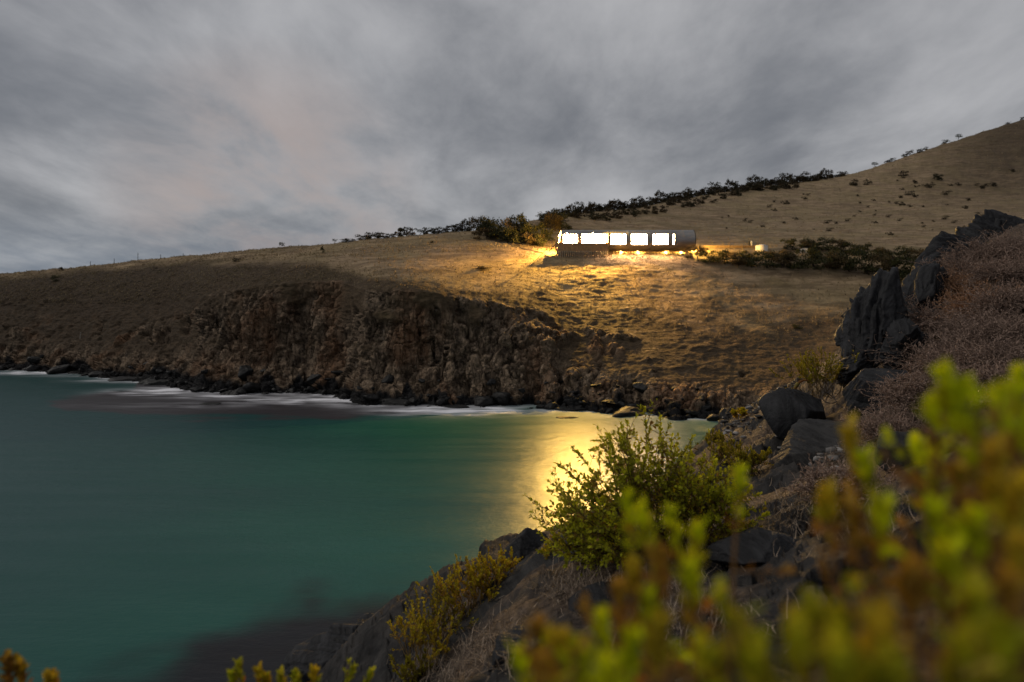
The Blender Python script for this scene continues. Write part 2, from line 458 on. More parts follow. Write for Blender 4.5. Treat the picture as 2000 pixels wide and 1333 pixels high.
seg = [6, 10, 26, 40, 120, 60, 60, 30, 66, 66, 10, 4, 3]      # samples for each stretch, waterline first
ts = []
for k, n in enumerate(seg): ts += list(k + np.arange(n) / n)
ts = np.array(ts + [len(seg)])
nr, nc = len(ts), len(cols_px)
kk = np.arange(len(seg) + 1)
GY = np.zeros((nr, nc)); GZ = np.zeros((nr, nc))
j = np.clip(ts.astype(int), 0, len(seg) - 1); tt = (ts - j)[:, None]
def herm(A):
    d = np.diff(A, axis=0)
    m = np.zeros_like(A); m[1:-1] = np.where(d[:-1] * d[1:] > 0, 2 * d[:-1] * d[1:] / (d[:-1] + d[1:] + 1e-9), 0); m[0] = d[0]; m[-1] = d[-1]
    mr = m.copy(); ml = m.copy()
    for k in (4, 5): mr[k] = d[k]; ml[k] = d[k - 1]      # crisp foot and rim of the cliff
    return ((1 + 2 * tt) * (1 - tt) ** 2 * A[j] + tt * (1 - tt) ** 2 * mr[j] + tt * tt * (3 - 2 * tt) * A[j + 1] + tt * tt * (tt - 1) * ml[j + 1])
GY = herm(aY); GZ = herm(aZ)
GX = (cols_px[None, :] - 1000) / F * GY
Pf = np.stack([GX, GY, GZ], -1)
def grid_normals(Pg):
    du = np.gradient(Pg, axis=1); dv = np.gradient(Pg, axis=0)
    n = np.cross(du, dv); n /= np.linalg.norm(n, axis=-1, keepdims=True) + 1e-12
    return n
Nf = grid_normals(Pf)
TS = np.repeat(ts[:, None], nc, 1); CPX = np.repeat(cols_px[None, :], nr, 0)
flat = Pf.reshape(-1, 3); tsf = TS.ravel(); cpf = CPX.ravel(); nf = Nf.reshape(-1, 3)
# how much bare rock each column shows
rcol = np.interp(cpf, [-900, 0, 300, 375, 430, 900, 1020, 1180, 1320, 1500, 3000], [.35, .35, .3, .55, 1, 1, .78, .42, .25, .3, .3])
edge = fbm(flat / np.array([7.0, 7.0, 5.0]), 4, 21) * 1.1
low_rock = 1 - smooth(tsf + edge * 0.35, 3.7, 4.25)          # wet shelf and the rocks above it
cliffm = (1 - smooth(tsf + edge * 0.55, 4.75, 5.08)) * smooth(rcol + edge * 0.75, 0.42, 0.74)
# grassy spur that cuts the cliff near the gully and the scrub pocket left of it
spur = np.exp(-((cpf - (640 + (tsf - 4.2) * 60)) / 22.0) ** 2) * smooth(tsf, 4.35, 4.8) * 0.9
rock = np.clip(np.maximum(low_rock, cliffm) - spur, 0, 1) * smooth(tsf, 0.5, 1.6)
wetn = np.interp(cpf, cols_px, wetw)
wet = (1 - smooth(tsf + wetn * 1.1 + edge * 0.25, 2.75, 3.15))
s_lo = np.interp(cpf, [-900, 330, 480, 620, 760, 900, 1200, 1500, 3000], [8.0, 7.8, 6.8, 6.2, 5.02, 5.1, 5.3, 5.3, 5.2])
s_hi = np.interp(cpf, [-900, 330, 480, 620, 760, 900, 1200, 1500, 3000], [10.2, 10.0, 9.0, 7.6, 5.9, 6.1, 6.4, 6.3, 6.3])
scrub = np.clip((1 - smooth(tsf + edge * 0.9, s_lo, s_hi)), 0, 1) * np.interp(cpf, [-900, 300, 700, 900, 1150, 1350, 1500, 3000], [.95, .95, .85, .8, .9, .9, .85, .7])
far_up = smooth(cpf, 1720, 1990) * smooth(tsf + edge * .4, 8.3, 9.6) * 1.7
scrub = np.clip(np.maximum(scrub, far_up * 0.45), 0, 1)
# relief
disp = np.zeros(len(flat))
act = (rock > 0.02) & (tsf < 6)
pr = flat[act]
warp = np.stack([fbm(pr / 3.0, 3, 31), fbm(pr / 3.0, 3, 41), fbm(pr / 3.0, 3, 51)], 1) * 0.55
rib = fbm(pr / np.array([6.5, 6.5, 34.0]) + warp * .2, 3, 13)
b1 = fbm(pr / np.array([13.0, 13.0, 26.0]), 3, 3) * 5.0 + (0.55 - np.abs(rib) * 3.2) * 1.5
p1, e1 = planes(pr / np.array([2.3, 2.3, 7.0]) + warp, 61)
p2, e2 = planes(pr / np.array([0.95, 0.95, 2.6]) + warp, 62)
p3, e3 = planes(pr / np.array([0.46, 0.46, 0.6]) + warp, 63)
crack = -(0.75 * (1 - smooth(e1, 0, 0.16)) + 0.32 * (1 - smooth(e2, 0, 0.2)))
tall = np.interp(tsf[act], [1, 2, 3, 4, 4.3, 4.9, 5.3], [.5, .75, .7, .65, 1.0, .8, .2])
disp[act] = rock[act] * tall * (b1 * np.interp(tsf[act], [2, 4.1, 4.6, 5], [.35, .6, 1, .3]) + p1 * 0.62 + p2 * 0.27 + p3 * 0.11 + crack)
disp += rock * wet * np.where(tsf > 1.5, fbm(flat / np.array([4.5, 4.5, 2.0]), 3, 71) * 1.1, 0)
gm = 1 - rock
dist_amp = np.interp(flat[:, 1], [90, 160, 320], [1, 1.25, 2.2])
fq = flat / (np.array([3.4, 2.6, 2.2]) * dist_amp[:, None])
hum = fbm(fq, 4, 81)
hum2 = fbm(flat / np.array([2.4, 0.8, 0.45]), 3, 91)
gw = smooth(tsf, 1.5, 3)
disp += gm * gw * dist_amp * (np.interp(flat[:, 1], [112, 150], [0.16, 0.34]) * hum + 0.11 * hum2 + 0.22 * np.abs(hum) * scrub)
# keep the bench under the cabin even
bench = np.exp(-(((flat[:, 0] - 20) / 14) ** 4 + ((flat[:, 1] - 113.5) / 4.5) ** 4))
disp *= 1 - 0.75 * bench
rough_slope = fbm(flat / 1.3, 4, 95) * np.interp(cpf, [0, 950, 1150, 3000], [1, 1, .45, .4])
disp += gm * scrub * gw * 0.42 * np.maximum(rough_slope, -0.2)
out_n = nf.copy()
flat2 = flat + out_n * disp[:, None]
TER = flat2.reshape(nr, nc, 3)
colr = np.stack([rock, wet, scrub], 1)
struct(obj('hillside', mesh_np('hillside', flat2, grid_faces(nr, nc), [M['far']], colr, False)))

TPY = HOR + F * (CAM_H - TER[..., 2]) / TER[..., 1]
TPX = 1000 + F * TER[..., 0] / TER[..., 1]
def ground_px(px, py, tmin=1.5):
    """first terrain point (near to far) seen at photo pixel (px, py)"""
    c = int(np.argmin(np.abs(cols_px - px)))
    r0 = int(np.searchsorted(ts, tmin))
    for r in range(r0, nr - 8):
        if TPY[r, c] <= py: return Vector(TER[r, c])
    return Vector(TER[nr - 20, c])
def ridge_px(px, back=0):
    c = int(np.argmin(np.abs(cols_px - px)))
    r0 = int(np.searchsorted(ts, 6)); r1 = int(np.searchsorted(ts, 11.0))
    r = r0 + int(np.argmin(TPY[r0:r1, c]))
    return Vector(TER[max(r0, r - back), c]), TPY[r, c]
def ground_xy(X, Y):
    px = 1000 + F * X / Y
    c = int(np.argmin(np.abs(cols_px - px)))
    col = TER[:, c]
    r0 = int(np.searchsorted(ts, 1.5))
    r = r0 + int(np.argmin(np.abs(col[r0:, 1] - Y)))
    return float(col[r, 2])

# ------------------------------------------------------------------ near headland (foreground slope)
ctl = [  # photo pixel and depth
 (1700, 1333, 1.7), (2000, 1150, 2.3), (2000, 900, 3.6), (1300, 1100, 4.5), (1180, 1110, 4.6), (1450, 1030, 5.0), (1600, 925, 6.5), (1530, 905, 7.5),
 (1720, 760, 9.0), (1850, 690, 8.2), (2000, 610, 7.6), (1900, 540, 11), (2000, 440, 12.5), (1840, 520, 13), (2150, 330, 15),
 (1740, 600, 13.5), (1645, 695, 12.5), (1560, 750, 13.5), (1490, 785, 14.5), (1430, 812, 15.5), (1390, 850, 14.0), (1345, 905, 12.0),
 (1200, 1035, 8.0), (1290, 965, 9.5), (1085, 1060, 7.2), (1000, 1105, 6.2), (900, 1215, 5.3), (980, 1220, 4.4), (1100, 1180, 4.2), (840, 1333, 4.5), (1000, 1333, 3.2), (1250, 1250, 3.2),
 (770, 1310, 7.2), (600, 1345, 8.8), (780, 1225, 10.2), (690, 1275, 9.5)]
cp = [tuple(P(*c)) for c in ctl]
cp += [(0, 0, 12.7), (-1, 0.3, 12.2), (1, 0, 13.0), (0.4, 1.0, 12.95), (-5, 9, 3), (-6.5, 9, -2), (-4.5, 14, -2), (-3.2, 12.2, 3.0), (0, 16, 3), (-1, 20, -2.5),
       (3, 22, 3), (2, 27, -2), (6.5, 28, 2), (8, 36, 0.2), (11, 30, 4), (15, 30, 8), (21, 30, 14), (12, 22, 9.5), (9.5, 18, 10.5), (16, 20, 15),
       (22, 10, 19), (14, 5, 17), (9, 2, 15.6), (5, 0, 14.6), (2.6, 0, 13.7), (-2, 2, 10.5), (-3, 5, 7.5), (-3, 1, 10), (-4, -2, 10), (-7, 2, 3),
       (-9, 4, -2), (0, -4, 13), (5, -5, 15), (14, -5, 18), (24, -3, 21), (24, 44, 6), (14, 46, 1), (34, 24, 22), (10, 46, -0.6), (-12, 10, -4), (-8, 20, -4), (-3, 34, -4)]
cp = np.array(cp)
def tps(r2): return np.where(r2 > 0, 0.5 * r2 * np.log(r2 + 1e-12), 0)
n_ = len(cp)
A = np.zeros((n_ + 3, n_ + 3))
d2 = ((cp[:, None, :2] - cp[None, :, :2]) ** 2).sum(-1)
A[:n_, :n_] = tps(d2) + np.eye(n_) * 0.02
A[:n_, n_] = 1; A[:n_, n_ + 1:] = cp[:, :2]; A[n_, :n_] = 1; A[n_ + 1:, :n_] = cp[:, :2].T
wts = np.linalg.solve(A, np.concatenate([cp[:, 2], np.zeros(3)]))
def base_h(X, Y):
    r = wts[n_] + wts[n_ + 1] * X + wts[n_ + 2] * Y
    for k in range(n_):
        r = r + wts[k] * tps((X - cp[k, 0]) ** 2 + (Y - cp[k, 1]) ** 2)
    return r
npx = np.concatenate([np.linspace(-2600, 350, 60, endpoint=False), np.linspace(350, 2100, 640), np.linspace(2100, 4200, 50)[1:]])
nY = np.exp(np.linspace(math.log(0.55), math.log(46), 420))
NXg = (npx[None, :] - 1000) / F * nY[:, None]; NYg = np.repeat(nY[:, None], len(npx), 1)
xf, yf = NXg.ravel(), NYg.ravel()
zf = base_h(xf, yf)
q = np.stack([xf, yf, zf], 1)
wv = np.stack([fbm(q / 1.2, 3, 131), fbm(q / 1.2, 3, 132), fbm(q / 1.2, 3, 133)], 1) * 0.5
a1, ee1 = planes(q / np.array([1.5, 1.1, 0.9]) + wv, 141)
a2, ee2 = planes(q / np.array([0.42, 0.34, 0.3]) + wv, 142)
a3, ee3 = planes(q / np.array([0.13, 0.11, 0.1]) + wv, 143)
soil = smooth(fbm(q / 1.7, 4, 151), -0.12, 0.22) * smooth(zf, 9.5, 11.8)
soil = np.maximum(soil, smooth(xf - 0.35 * yf, 1.3, 2.2) * 0.85)
rockn = 1 - 0.75 * soil
dz = rockn * (0.085 * a1 + 0.04 * a2 + 0.018 * a3 - 0.03 * (1 - smooth(ee1, 0, .12))) + fbm(q / 0.5, 4, 161) * 0.05 + fbm(q / 3.0, 3, 171) * 0.09
dz *= np.interp(yf, [0.5, 2.5, 8, 20, 46], [0.35, 0.8, 1.1, 1.8, 2.2])
zf2 = zf + dz
NT = np.stack([xf, yf, zf2], 1)
struct(obj('headland', mesh_np('headland', NT, grid_faces(len(nY), len(npx)), [M['near']], np.stack([soil, soil * 0, soil * 0], 1), False)))
NTg = NT.reshape(len(nY), len(npx), 3)
def near_z(X, Y):
    px = 1000 + F * X / max(Y, 0.56)
    c = int(np.argmin(np.abs(npx - px))); r = int(np.argmin(np.abs(nY - Y)))
    return float(NTg[r, c, 2])
def near_px(px, py, ymin=1.0):
    c = int(np.argmin(np.abs(npx - px)))
    r0 = int(np.searchsorted(nY, ymin))
    pyc = HOR + F * (CAM_H - NTg[r0:, c, 2]) / NTg[r0:, c, 1]
    k = np.nonzero(pyc <= py)[0]
    r = r0 + (int(k[0]) if len(k) else len(pyc) - 1)
    return Vector(NTg[r, c])

# ------------------------------------------------------------------ sea
sp = np.concatenate([np.linspace(-6000, -300, 60, endpoint=False), np.linspace(-300, 1700, 420), np.linspace(1700, 4000, 20)[1:]])
sY = np.concatenate([np.exp(np.linspace(math.log(3), math.log(60), 190, endpoint=False)), np.linspace(60, 140, 200, endpoint=False), np.exp(np.linspace(math.log(140), math.log(6000), 40))])
SX = (sp[None, :] - 1000) / F * sY[:, None]; SY = np.repeat(sY[:, None], len(sp), 1)
sx, sy = SX.ravel(), SY.ravel()
spx = np.repeat(sp[None, :], len(sY), 0).ravel()
q = np.stack([sx, sy, np.zeros_like(sx)], 1)
Wd = np.interp(spx, cols_px, cY[0])                      # depth of the far waterline in this direction
toshore = Wd - sy
n_a = fbm(q / np.array([14., 6., 1]), 4, 201); n_b = fbm(q / np.array([5., 1.6, 1]), 4, 211); n_c = fbm(q / 8.0, 4, 221)
Yr = np.interp(spx, [-300, 20, 130, 300, 700, 800, 950, 1050, 1700], [140, 104, 82, 77, 75.5, 78.5, 81, 90, 140])
reef = smooth(sy - Yr + n_a * 7 + n_b * 2, -1.5, 2.0) * (toshore > -8) * (1 - smooth(sy + n_a * 5 - np.interp(spx, [-300, 40, 140, 260, 400], [70, 84, 93, 101, 200]), -2, 3)) * np.interp(spx, [-300, 800, 1000], [1, 1, .5])
Yk = np.interp(spx, [-300, 60, 160, 330, 480, 640, 800, 900, 1000, 1100, 1700], [12, 19, 22.5, 25, 27.3, 28.5, 31, 33.5, 36, 30, 26])
kelp = smooth(Yk - sy + n_c * 4.5 + n_b * 1.0, -1.6, 1.6)
foam = np.zeros_like(sx)
for fx, fy, rx, ry, a in ((60, 728, 9, 3.6, 1.3), (240, 744, 8, 2.6, .7), (325, 764, 8, 4.5, 1.3), (440, 774, 9, 3, .7), (620, 782, 12, 4, 1.1), (690, 781, 5, 5.5, 1.6), (560, 785, 12, 3, .4),
                          (880, 803, 9, 3.6, 1.1), (960, 801, 7, 2.6, 1.0), (1060, 803, 5, 1.0, .6), (380, 792, 12, 3, .25), (150, 735, 9, 2, .3)):
    c = P(fx, fy, CAM_H * F / (fy - HOR))
    e = ((sx - c.x) / rx) ** 2 + ((sy - c.y) / ry) ** 2
    foam = np.maximum(foam, a * np.exp(-e * 1.3))
foam = np.clip(0.95 * foam * (0.6 + 1.5 * n_b + 0.5 * n_a) + 0.30 * np.exp(-np.clip(toshore, 0, 99) / 3.5) * np.clip(.5 + n_a, 0, 1) + np.exp(-((toshore - 0.6) / 1.1) ** 2) * np.clip(0.05 + n_b * 1.8, 0, 1) * 0.6, 0, 1)
foam *= (sy > 60)
wave = 0.02 * fbm(q / np.array([1.6, 0.7, 1]), 3, 231)
wave *= (sy < 140)
def mat_sea():
    t = MT('sea_water'); _, fo, re, ke = t.attr()
    v = t.coord()
    n1 = t.noise(t.coord((0.4, 1, 1)), 0.05, 3)
    c = t.mix(t.ramp(n1, 0.3, 0.7), (0.003, 0.054, 0.047), (0.008, 0.080, 0.064))
    xyz = t.n('ShaderNodeSeparateXYZ'); t.t.links.new(t.coord(), xyz.inputs[0])
    wx = t.math('ADD', xyz.outputs[0], t.math('MULTIPLY', n1, 16.0))
    dim_deep = t.ramp(wx, 0.0, -30.0); shal = t.math('MULTIPLY', t.ramp(wx, -14.0, 8.0), t.ramp(xyz.outputs[1], 34.0, 60.0))
    c = t.mix(shal, c, (0.006, 0.060, 0.045))
    c = t.mix(dim_deep, c, (0.004, 0.046, 0.046))  # deeper water at left; its dim reflection is painted into the colour
    c = t.mix(re, c, (0.036, 0.033, 0.037))
    c = t.mix(ke, c, (0.004, 0.005, 0.008))
    c = t.mix(fo, c, (0.78, 0.78, 0.82))
    rp = t.noise(t.coord((0.35, 1, 1)), 2.2, 4, 0.6); rp2 = t.noise(t.coord((0.5, 1, 1)), 9.0, 3, 0.6)
    st = t.noise(t.coord((0.12, 1, 1)), 0.55, 4, 0.6)
    t.bump(t.math('ADD', rp, t.math('MULTIPLY', rp2, 0.35)), 0.30, 0.12)
    t.fin(c, t.math('ADD', t.ramp(st, 0.3, 0.7, 0.29, 0.37), t.math('MULTIPLY', fo, 0.5)), 0.32)
    t.b.inputs['IOR'].default_value = 1.33
    return t.m
M['sea'] = mat_sea()
struct(obj('sea', mesh_np('sea', np.stack([sx, sy, wave], 1), grid_faces(len(sY), len(sp)), [M['sea']], np.stack([foam, reef, kelp], 1), True)))

#@@PART2
# ------------------------------------------------------------------ cabin: a steel tube on struts with a timber deck
YC = 114.5
ZT, ZB = Z(450, YC), Z(490, YC)
RT = (ZT - ZB) / 2; ZC = (ZT + ZB) / 2
def XF(px, Y=112.9): return (px - 1000) / F * Y
CX = XF(1220); CZ = ground_xy(CX, YC) - 0.05
cabin = bpy.data.objects.new('tube_cabin', None); COL.objects.link(cabin)
cabin.location = (CX, YC, CZ)
tag(cabin, 'long silver tube-shaped cabin with glowing windows standing on the grassy hillside', 'cabin')
OFF = Vector((CX, YC, CZ))
def part(mb, name, mat, parent=cabin, sm=False):
    """mesh given in world coordinates, stored relative to the cabin"""
    mb.v = [tuple(Vector(v) - OFF) for v in mb.v]
    return mb.build(name, mat, parent, sm)
def arc(mb, x0, x1, a0, a1, r0, r1, n):
    """closed curved slab between angles a0..a1 (0 = towards the sea, 90 = up); x0 and x1 may depend on the angle"""
    f0 = x0 if callable(x0) else (lambda a: x0)
    f1 = x1 if callable(x1) else (lambda a: x1)
    vs_, fs = [], []
    for k in range(n + 1):
        a = R(a0 + (a1 - a0) * k / n)
        for r in (r0, r1):
            y, z = YC - r * math.cos(a), ZC + r * math.sin(a)
            vs_ += [(f0(a), y, z), (f1(a), y, z)]
    for k in range(n):
        b = 4 * k
        fs += [(b + 2, b + 3, b + 7, b + 6), (b + 1, b, b + 4, b + 5), (b, b + 2, b + 6, b + 4), (b + 3, b + 1, b + 5, b + 7)]
    fs += [(0, 1, 3, 2), (4 * n + 1, 4 * n, 4 * n + 2, 4 * n + 3)]
    mb.add(vs_, fs)
def ang(py): return math.degrees(math.asin(max(-1, min(1, (Z(py, YC - RT * 0.9) - ZC) / RT))))
AT, AB = ang(457.2), ang(478.5)
bays = [(1098.5, 1129), (1134, 1184.5), (1191, 1224), (1231, 1265), (1273, 1306), (1312, 1318.5)]
XR = XF(1352.5, YC)
xl0 = XF(1097, YC)
slant = lambda a: xl0 - 0.42 + 0.36 * math.sin(a)
# closed wall lengths between the bays, and the shell above and below each window
xs = [slant] + [v for b in bays for v in (XF(b[0]), XF(b[1]))] + [XR]
for k in range(0, len(xs), 2):
    mb = MB(); arc(mb, xs[k], xs[k + 1], -180, 180, RT - 0.07, RT, 56); part(mb, 'cladding_panel', M['metal'])
for (p0, p1) in bays:
    mb = MB(); arc(mb, XF(p0), XF(p1), AT, 360 + AB, RT - 0.07, RT, 48); part(mb, 'cladding_panel', M['metal'])
    x0, x1 = XF(p0), XF(p1)
    fr = MB(); wdt = 0.17
    arc(fr, x0 + .004, x0 + wdt, AB + .2, AT - .2, RT - 0.10, RT + 0.03, 14)
    arc(fr, x1 - wdt, x1 - .004, AB + .2, AT - .2, RT - 0.10, RT + 0.03, 14)
    arc(fr, x0 + wdt, x1 - wdt, AT - 2.6, AT - .2, RT - 0.10, RT + 0.025, 2)
    arc(fr, x0 + wdt, x1 - wdt, AB + .2, AB + 2.6, RT - 0.10, RT + 0.025, 2)
    win = part(fr, 'window', M['dark_metal'])
    pn = MB(); arc(pn, x0 + wdt, x1 - wdt, AB + 2.6, AT - 2.6, RT - 0.09, RT - 0.06, 14); part(pn, 'pane', M['pane'], win)
# raised seams round the shell
for px in (1189, 1227, 1268.5, 1309, 1336):
    mb = MB(); arc(mb, XF(px) - .05, XF(px) + .05, -180, 180, RT + .002, RT + .035, 56); part(mb, 'rib', M['metal'])
mb = MB()
for px in np.arange(1100, 1352, 5.5): arc(mb, XF(px) - .012, XF(px) + .012, AT + 1, 180 - AT, RT + .001, RT + .016, 22)
for px in np.arange(1323, 1351, 5.5): arc(mb, XF(px) - .012, XF(px) + .012, -170, AT, RT + .001, RT + .016, 30)
part(mb, 'standing_seams', M['metal'])
mb = MB(); arc(mb, XR - .02, XR + .10, -180, 180, RT - .12, RT + .04, 56); part(mb, 'end_rim', M['dark_metal'])
mb = MB(); arc(mb, XR - .35, XR - .27, -180, 180, 0.001, RT - .075, 40); part(mb, 'end_wall', M['timber'])
# inland end: open hood lined with ply, glazed wall set back
mb = MB(); arc(mb, lambda a: slant(a) + .02, lambda a: xl0 + .9, -180, 180, RT - .11, RT - .075, 48); part(mb, 'hood_lining', M['lining'])
mb = MB(); arc(mb, lambda a: slant(a) - .06, lambda a: slant(a) - .003, -180, 180, RT - .10, RT + .05, 48); part(mb, 'hood_rim', M['lining'])
mb = MB(); arc(mb, xl0 + .92, xl0 + .98, -180, 180, RT - .30, RT - .115, 40)
mb.box(xl0 + .91, xl0 + .985, YC - .05, YC + .05, ZC - RT + .3, ZC + RT - .3)
gw_ = part(mb, 'end_window', M['dark_metal'])
mb = MB(); arc(mb, xl0 + .94, xl0 + .96, -180, 180, 0.06, RT - .30, 40); part(mb, 'pane', M['pane'], gw_)
# deck
DY0, DY1 = 110.7, YC - RT * 0.98
DX0, DX1 = XF(1086, DY0), XF(1187.5, DY0)
DZT, DZB = Z(475.2, DY0), Z(490.3, DY0)
mb = MB(); mb.box(DX0 + .06, DX1 - .06, DY0 + .06, DY1 + .5, DZT - .20, DZT - .06); part(mb, 'deck_floor', M['timber'])
mb = MB(); mb.box(DX0 - .04, DX1 + .04, DY0 - .05, DY0 + .12, DZT, DZT + .07); part(mb, 'deck_cap', M['timber'])
nb = 40
for k in range(nb):
    x = DX0 + (DX1 - DX0) * k / nb; wd = (DX1 - DX0) / nb
    d = random.uniform(-.012, .012)
    mb = MB(); mb.box(x + .012, x + wd - .012, DY0 + d - .02, DY0 + d + .02, DZB + random.uniform(-.02, .02), DZT - .003); part(mb, 'skirt_board', M['skirt'])
for k in range(9):
    y = DY0 + .1 + (DY1 - DY0 - .1) * k / 9; wd = (DY1 - DY0 - .1) / 9
    mb = MB(); mb.box(DX0 - .02, DX0 + .02, y + .012, y + wd - .012, DZB, DZT - .003); part(mb, 'skirt_board', M['timber'])
for k in range(27):
    x = DX0 + .12 + (DX1 - DX0 - .24) * k / 26
    mb = MB(); mb.bar((x, DY0 + .10, Z(500, DY0) - .5), (x, DY0 + .10, DZB - .005), .075, n=8); part(mb, 'stump', M['pale'])
for k in range(5):
    x = DX0 + .3 + (DX1 - DX0 - .6) * k / 4
    mb = MB(); mb.box(x - .05, x + .05, DY1 - .1, DY1, CZ - .6, DZT - .2); part(mb, 'deck_post', M['timber'])
for k in range(4):
    z = DZT - .28 * (k + 1)
    mb = MB(); mb.box(DX0 - .28 * (k + 1), DX0 - .28 * k - .03, DY0 + .9, DY0 + 2.1, z - .05, z); part(mb, 'step', M['timber'])
for y in (DY0 + .86, DY0 + 2.12):
    mb = MB(); mb.bar((DX0 - 1.25, y, DZT - 1.45), (DX0 - .02, y, DZT - .12), .05, n=4); part(mb, 'stringer', M['timber'])
mb = MB(); mb.box(XF(1185, 112.4), XF(1188.5, 112.4), DY0 + .2, DY1 - .1, DZT + .02, Z(458.5, 112.4)); part(mb, 'screen_post', M['timber'])
mb = MB(); mb.box(XF(1129.7, 112.4) - .02, XF(1131.3, 112.4), DY1 - .3, DY1 - .15, Z(469.5, 112.4), Z(457.5, 112.4)); part(mb, 'screen_post', M['dark_metal'])
# struts
for px in (1205, 1235, 1262, 1286, 1330):
    x = XF(px, 113.5)
    for y in (YC - 0.9, YC + 0.9):
        gz = ground_xy(x, y) - .35
        for s in (-1, 1):
            mb = MB(); mb.bar((x, y, gz), (x + s * .75, y, ZC - math.sqrt(RT * RT - .81) + .05), .055, n=6); part(mb, 'strut', M['timber'])
mb = MB()
mb.box(XF(1192), XR - .3, YC - .45, YC - .25, ZB - .16, ZB + .02); mb.box(XF(1192), XR - .3, YC + .25, YC + .45, ZB - .16, ZB + .02)
part(mb, 'floor_beam', M['timber'])
def lamp(px, py, Y, watts, r=.06, name='lamp', aim=None, spot=150):
    p = P(px, py, Y)
    mb = MB(); mb.lathe([(.05, .05), (.12, .03), (.13, -.02), (.10, -.03)], 12, p); lo = part(mb, name, M['dark_metal'])
    mb = MB(); mb.lathe([(.02, -.12), (.06, -.10), (.075, -.07), (.06, -.035)], 12, p); part(mb, 'bulb', M['dim_bulb'] if name == 'floor_lamp' else M['bulb'], lo)
    ld = bpy.data.lights.new('lamp_light', 'SPOT' if aim else 'POINT'); ld.energy = watts; ld.color = LAMP; ld.shadow_soft_size = r
    l = bpy.data.objects.new('lamp_light', ld); COL.objects.link(l); l.parent = lo; l.location = p - OFF + Vector((0, -.02, -.2))
    if aim:
        ld.spot_size = R(spot); ld.spot_blend = .6
        l.rotation_euler = Vector(aim).to_track_quat('-Z', 'Y').to_euler()
lamp(1107, 454.5, 112.0, 58000, aim=(-.3, -1, -.5), spot=160)
lamp(1158, 454.5, 112.0, 58000, aim=(.9, -1, -.45), spot=165)
lamp(1091.5, 460, 114.1, 20000)
for px in (1213, 1246, 1300, 1330): lamp(px, 491.6, 115.0, 6500, .25, 'floor_lamp')
lamp(1356.5, 474, 115.9, 16000, .05, 'floor_lamp')

# ------------------------------------------------------------------ yard beside the cabin
def ground_line(px, py): return ground_px(px, py, 6.0)
a, b = ground_line(1374, 485), ground_line(1474, 485)
wallo = bpy.data.objects.new('retaining_wall', None); COL.objects.link(wallo); wallo.location = a
wallo['kind'] = 'thing'; tag(wallo, 'long low timber retaining wall on the bank right of the cabin', 'retaining wall')
dd = (b - a); L_ = math.hypot(dd.x, dd.y); ux = Vector((dd.x, dd.y, 0)) / L_
rz = math.atan2(ux.y, ux.x)
wallo.rotation_euler = (0, 0, rz)
for row in range(3):
    for k in range(4):
        mb = MB(); mb.box(L_ / 4 * k + .02, L_ / 4 * (k + 1) - .02, -.04 + .008 * row, .04, row * .19 - .1, row * .19 + .075); mb.build('plank', M['timber'], wallo)
for k in range(5):
    x = L_ / 4 * k
    mb = MB(); mb.box(x - .06, x + .06, -.13, -.045, -.4, .52); mb.build('post', M['timber'], wallo)
g = ground_line(1487, 490)
tk = bpy.data.objects.new('water_tank', None); COL.objects.link(tk); tk.location = g
tag(tk, 'squat round white water tank at the end of the timber wall', 'water tank')
mb = MB(); mb.lathe([(1.12, -.3), (1.12, .72), (1.09, .78)], 32); mb.build('tank_body', M['white'], tk)
mb = MB(); mb.lathe([(1.15, .785), (1.15, .83), (.5, .95), (.46, 1.0)], 32); mb.build('lid', M['white'], tk)
mb = MB(); mb.lathe([(.16, 1.003), (.16, 1.06)], 12); mb.build('hatch', M['post'], tk)
g = ground_line(1570, 493)
bx_ = bpy.data.objects.new('equipment_box', None); COL.objects.link(bx_); bx_.location = g; bx_.rotation_euler = (0, 0, R(-8))
tag(bx_, 'small pale square equipment box among the bushes right of the tank', 'box')
mb = MB(); mb.box(-.62, .62, -.4, .4, -.3, .62); mb.build('box_body', M['white'], bx_)
mb = MB(); mb.box(-.67, .67, -.45, .45, .622, .69); mb.build('lid', M['white'], bx_)
mb = MB(); mb.box(-.05, .05, -.425, -.402, .25, .40); mb.build('latch', M['post'], bx_)
for px, m, nm in ((1462.5, M['dark_metal'], 'tall dark gas bottle standing behind the white tank'), (1468.5, M['white'], 'tall pale gas bottle standing behind the white tank')):
    g = ground_line(px, 480)
    gb = bpy.data.objects.new('gas_bottle', None); COL.objects.link(gb); gb.location = g
    tag(gb, nm, 'gas bottle', 'gas bottles by the tank')
    mb = MB(); mb.lathe([(.17, -.1), (.19, .0), (.19, .72), (.16, .82), (.07, .88)], 14); mb.build('cylinder', m, gb)
    mb = MB(); mb.lathe([(.10, .883), (.11, 1.0), (.09, 1.01)], 12); mb.build('collar', M['post'], gb)
def pole(p0, p1, Y, r, label, cat='pole'):
    g0 = ground_line(*p0); b1 = P(p1[0], p1[1], g0.y + .6)
    o = bpy.data.objects.new('leaning_pole', None); COL.objects.link(o); o.location = g0
    mb = MB(); mb.bar((0, 0, -.3), b1 - g0, r, r * .8, 8); mb.build('shaft', M['dark_metal'], o)
    e = b1 - g0
    mb = MB(); mb.bar(e * .97, e * 1.01, r * 1.6, r * 1.6, 8); mb.build('end_cap', M['dark_metal'], o)
    tag(o, label, cat)
pole((1031, 520), (1069, 486), 103, .055, 'thin dark pole leaning across the lit grass left of the cabin')
pole((1041, 516.5), (1068, 508), 103, .03, 'short fainter pole lying low beside the leaning pole')
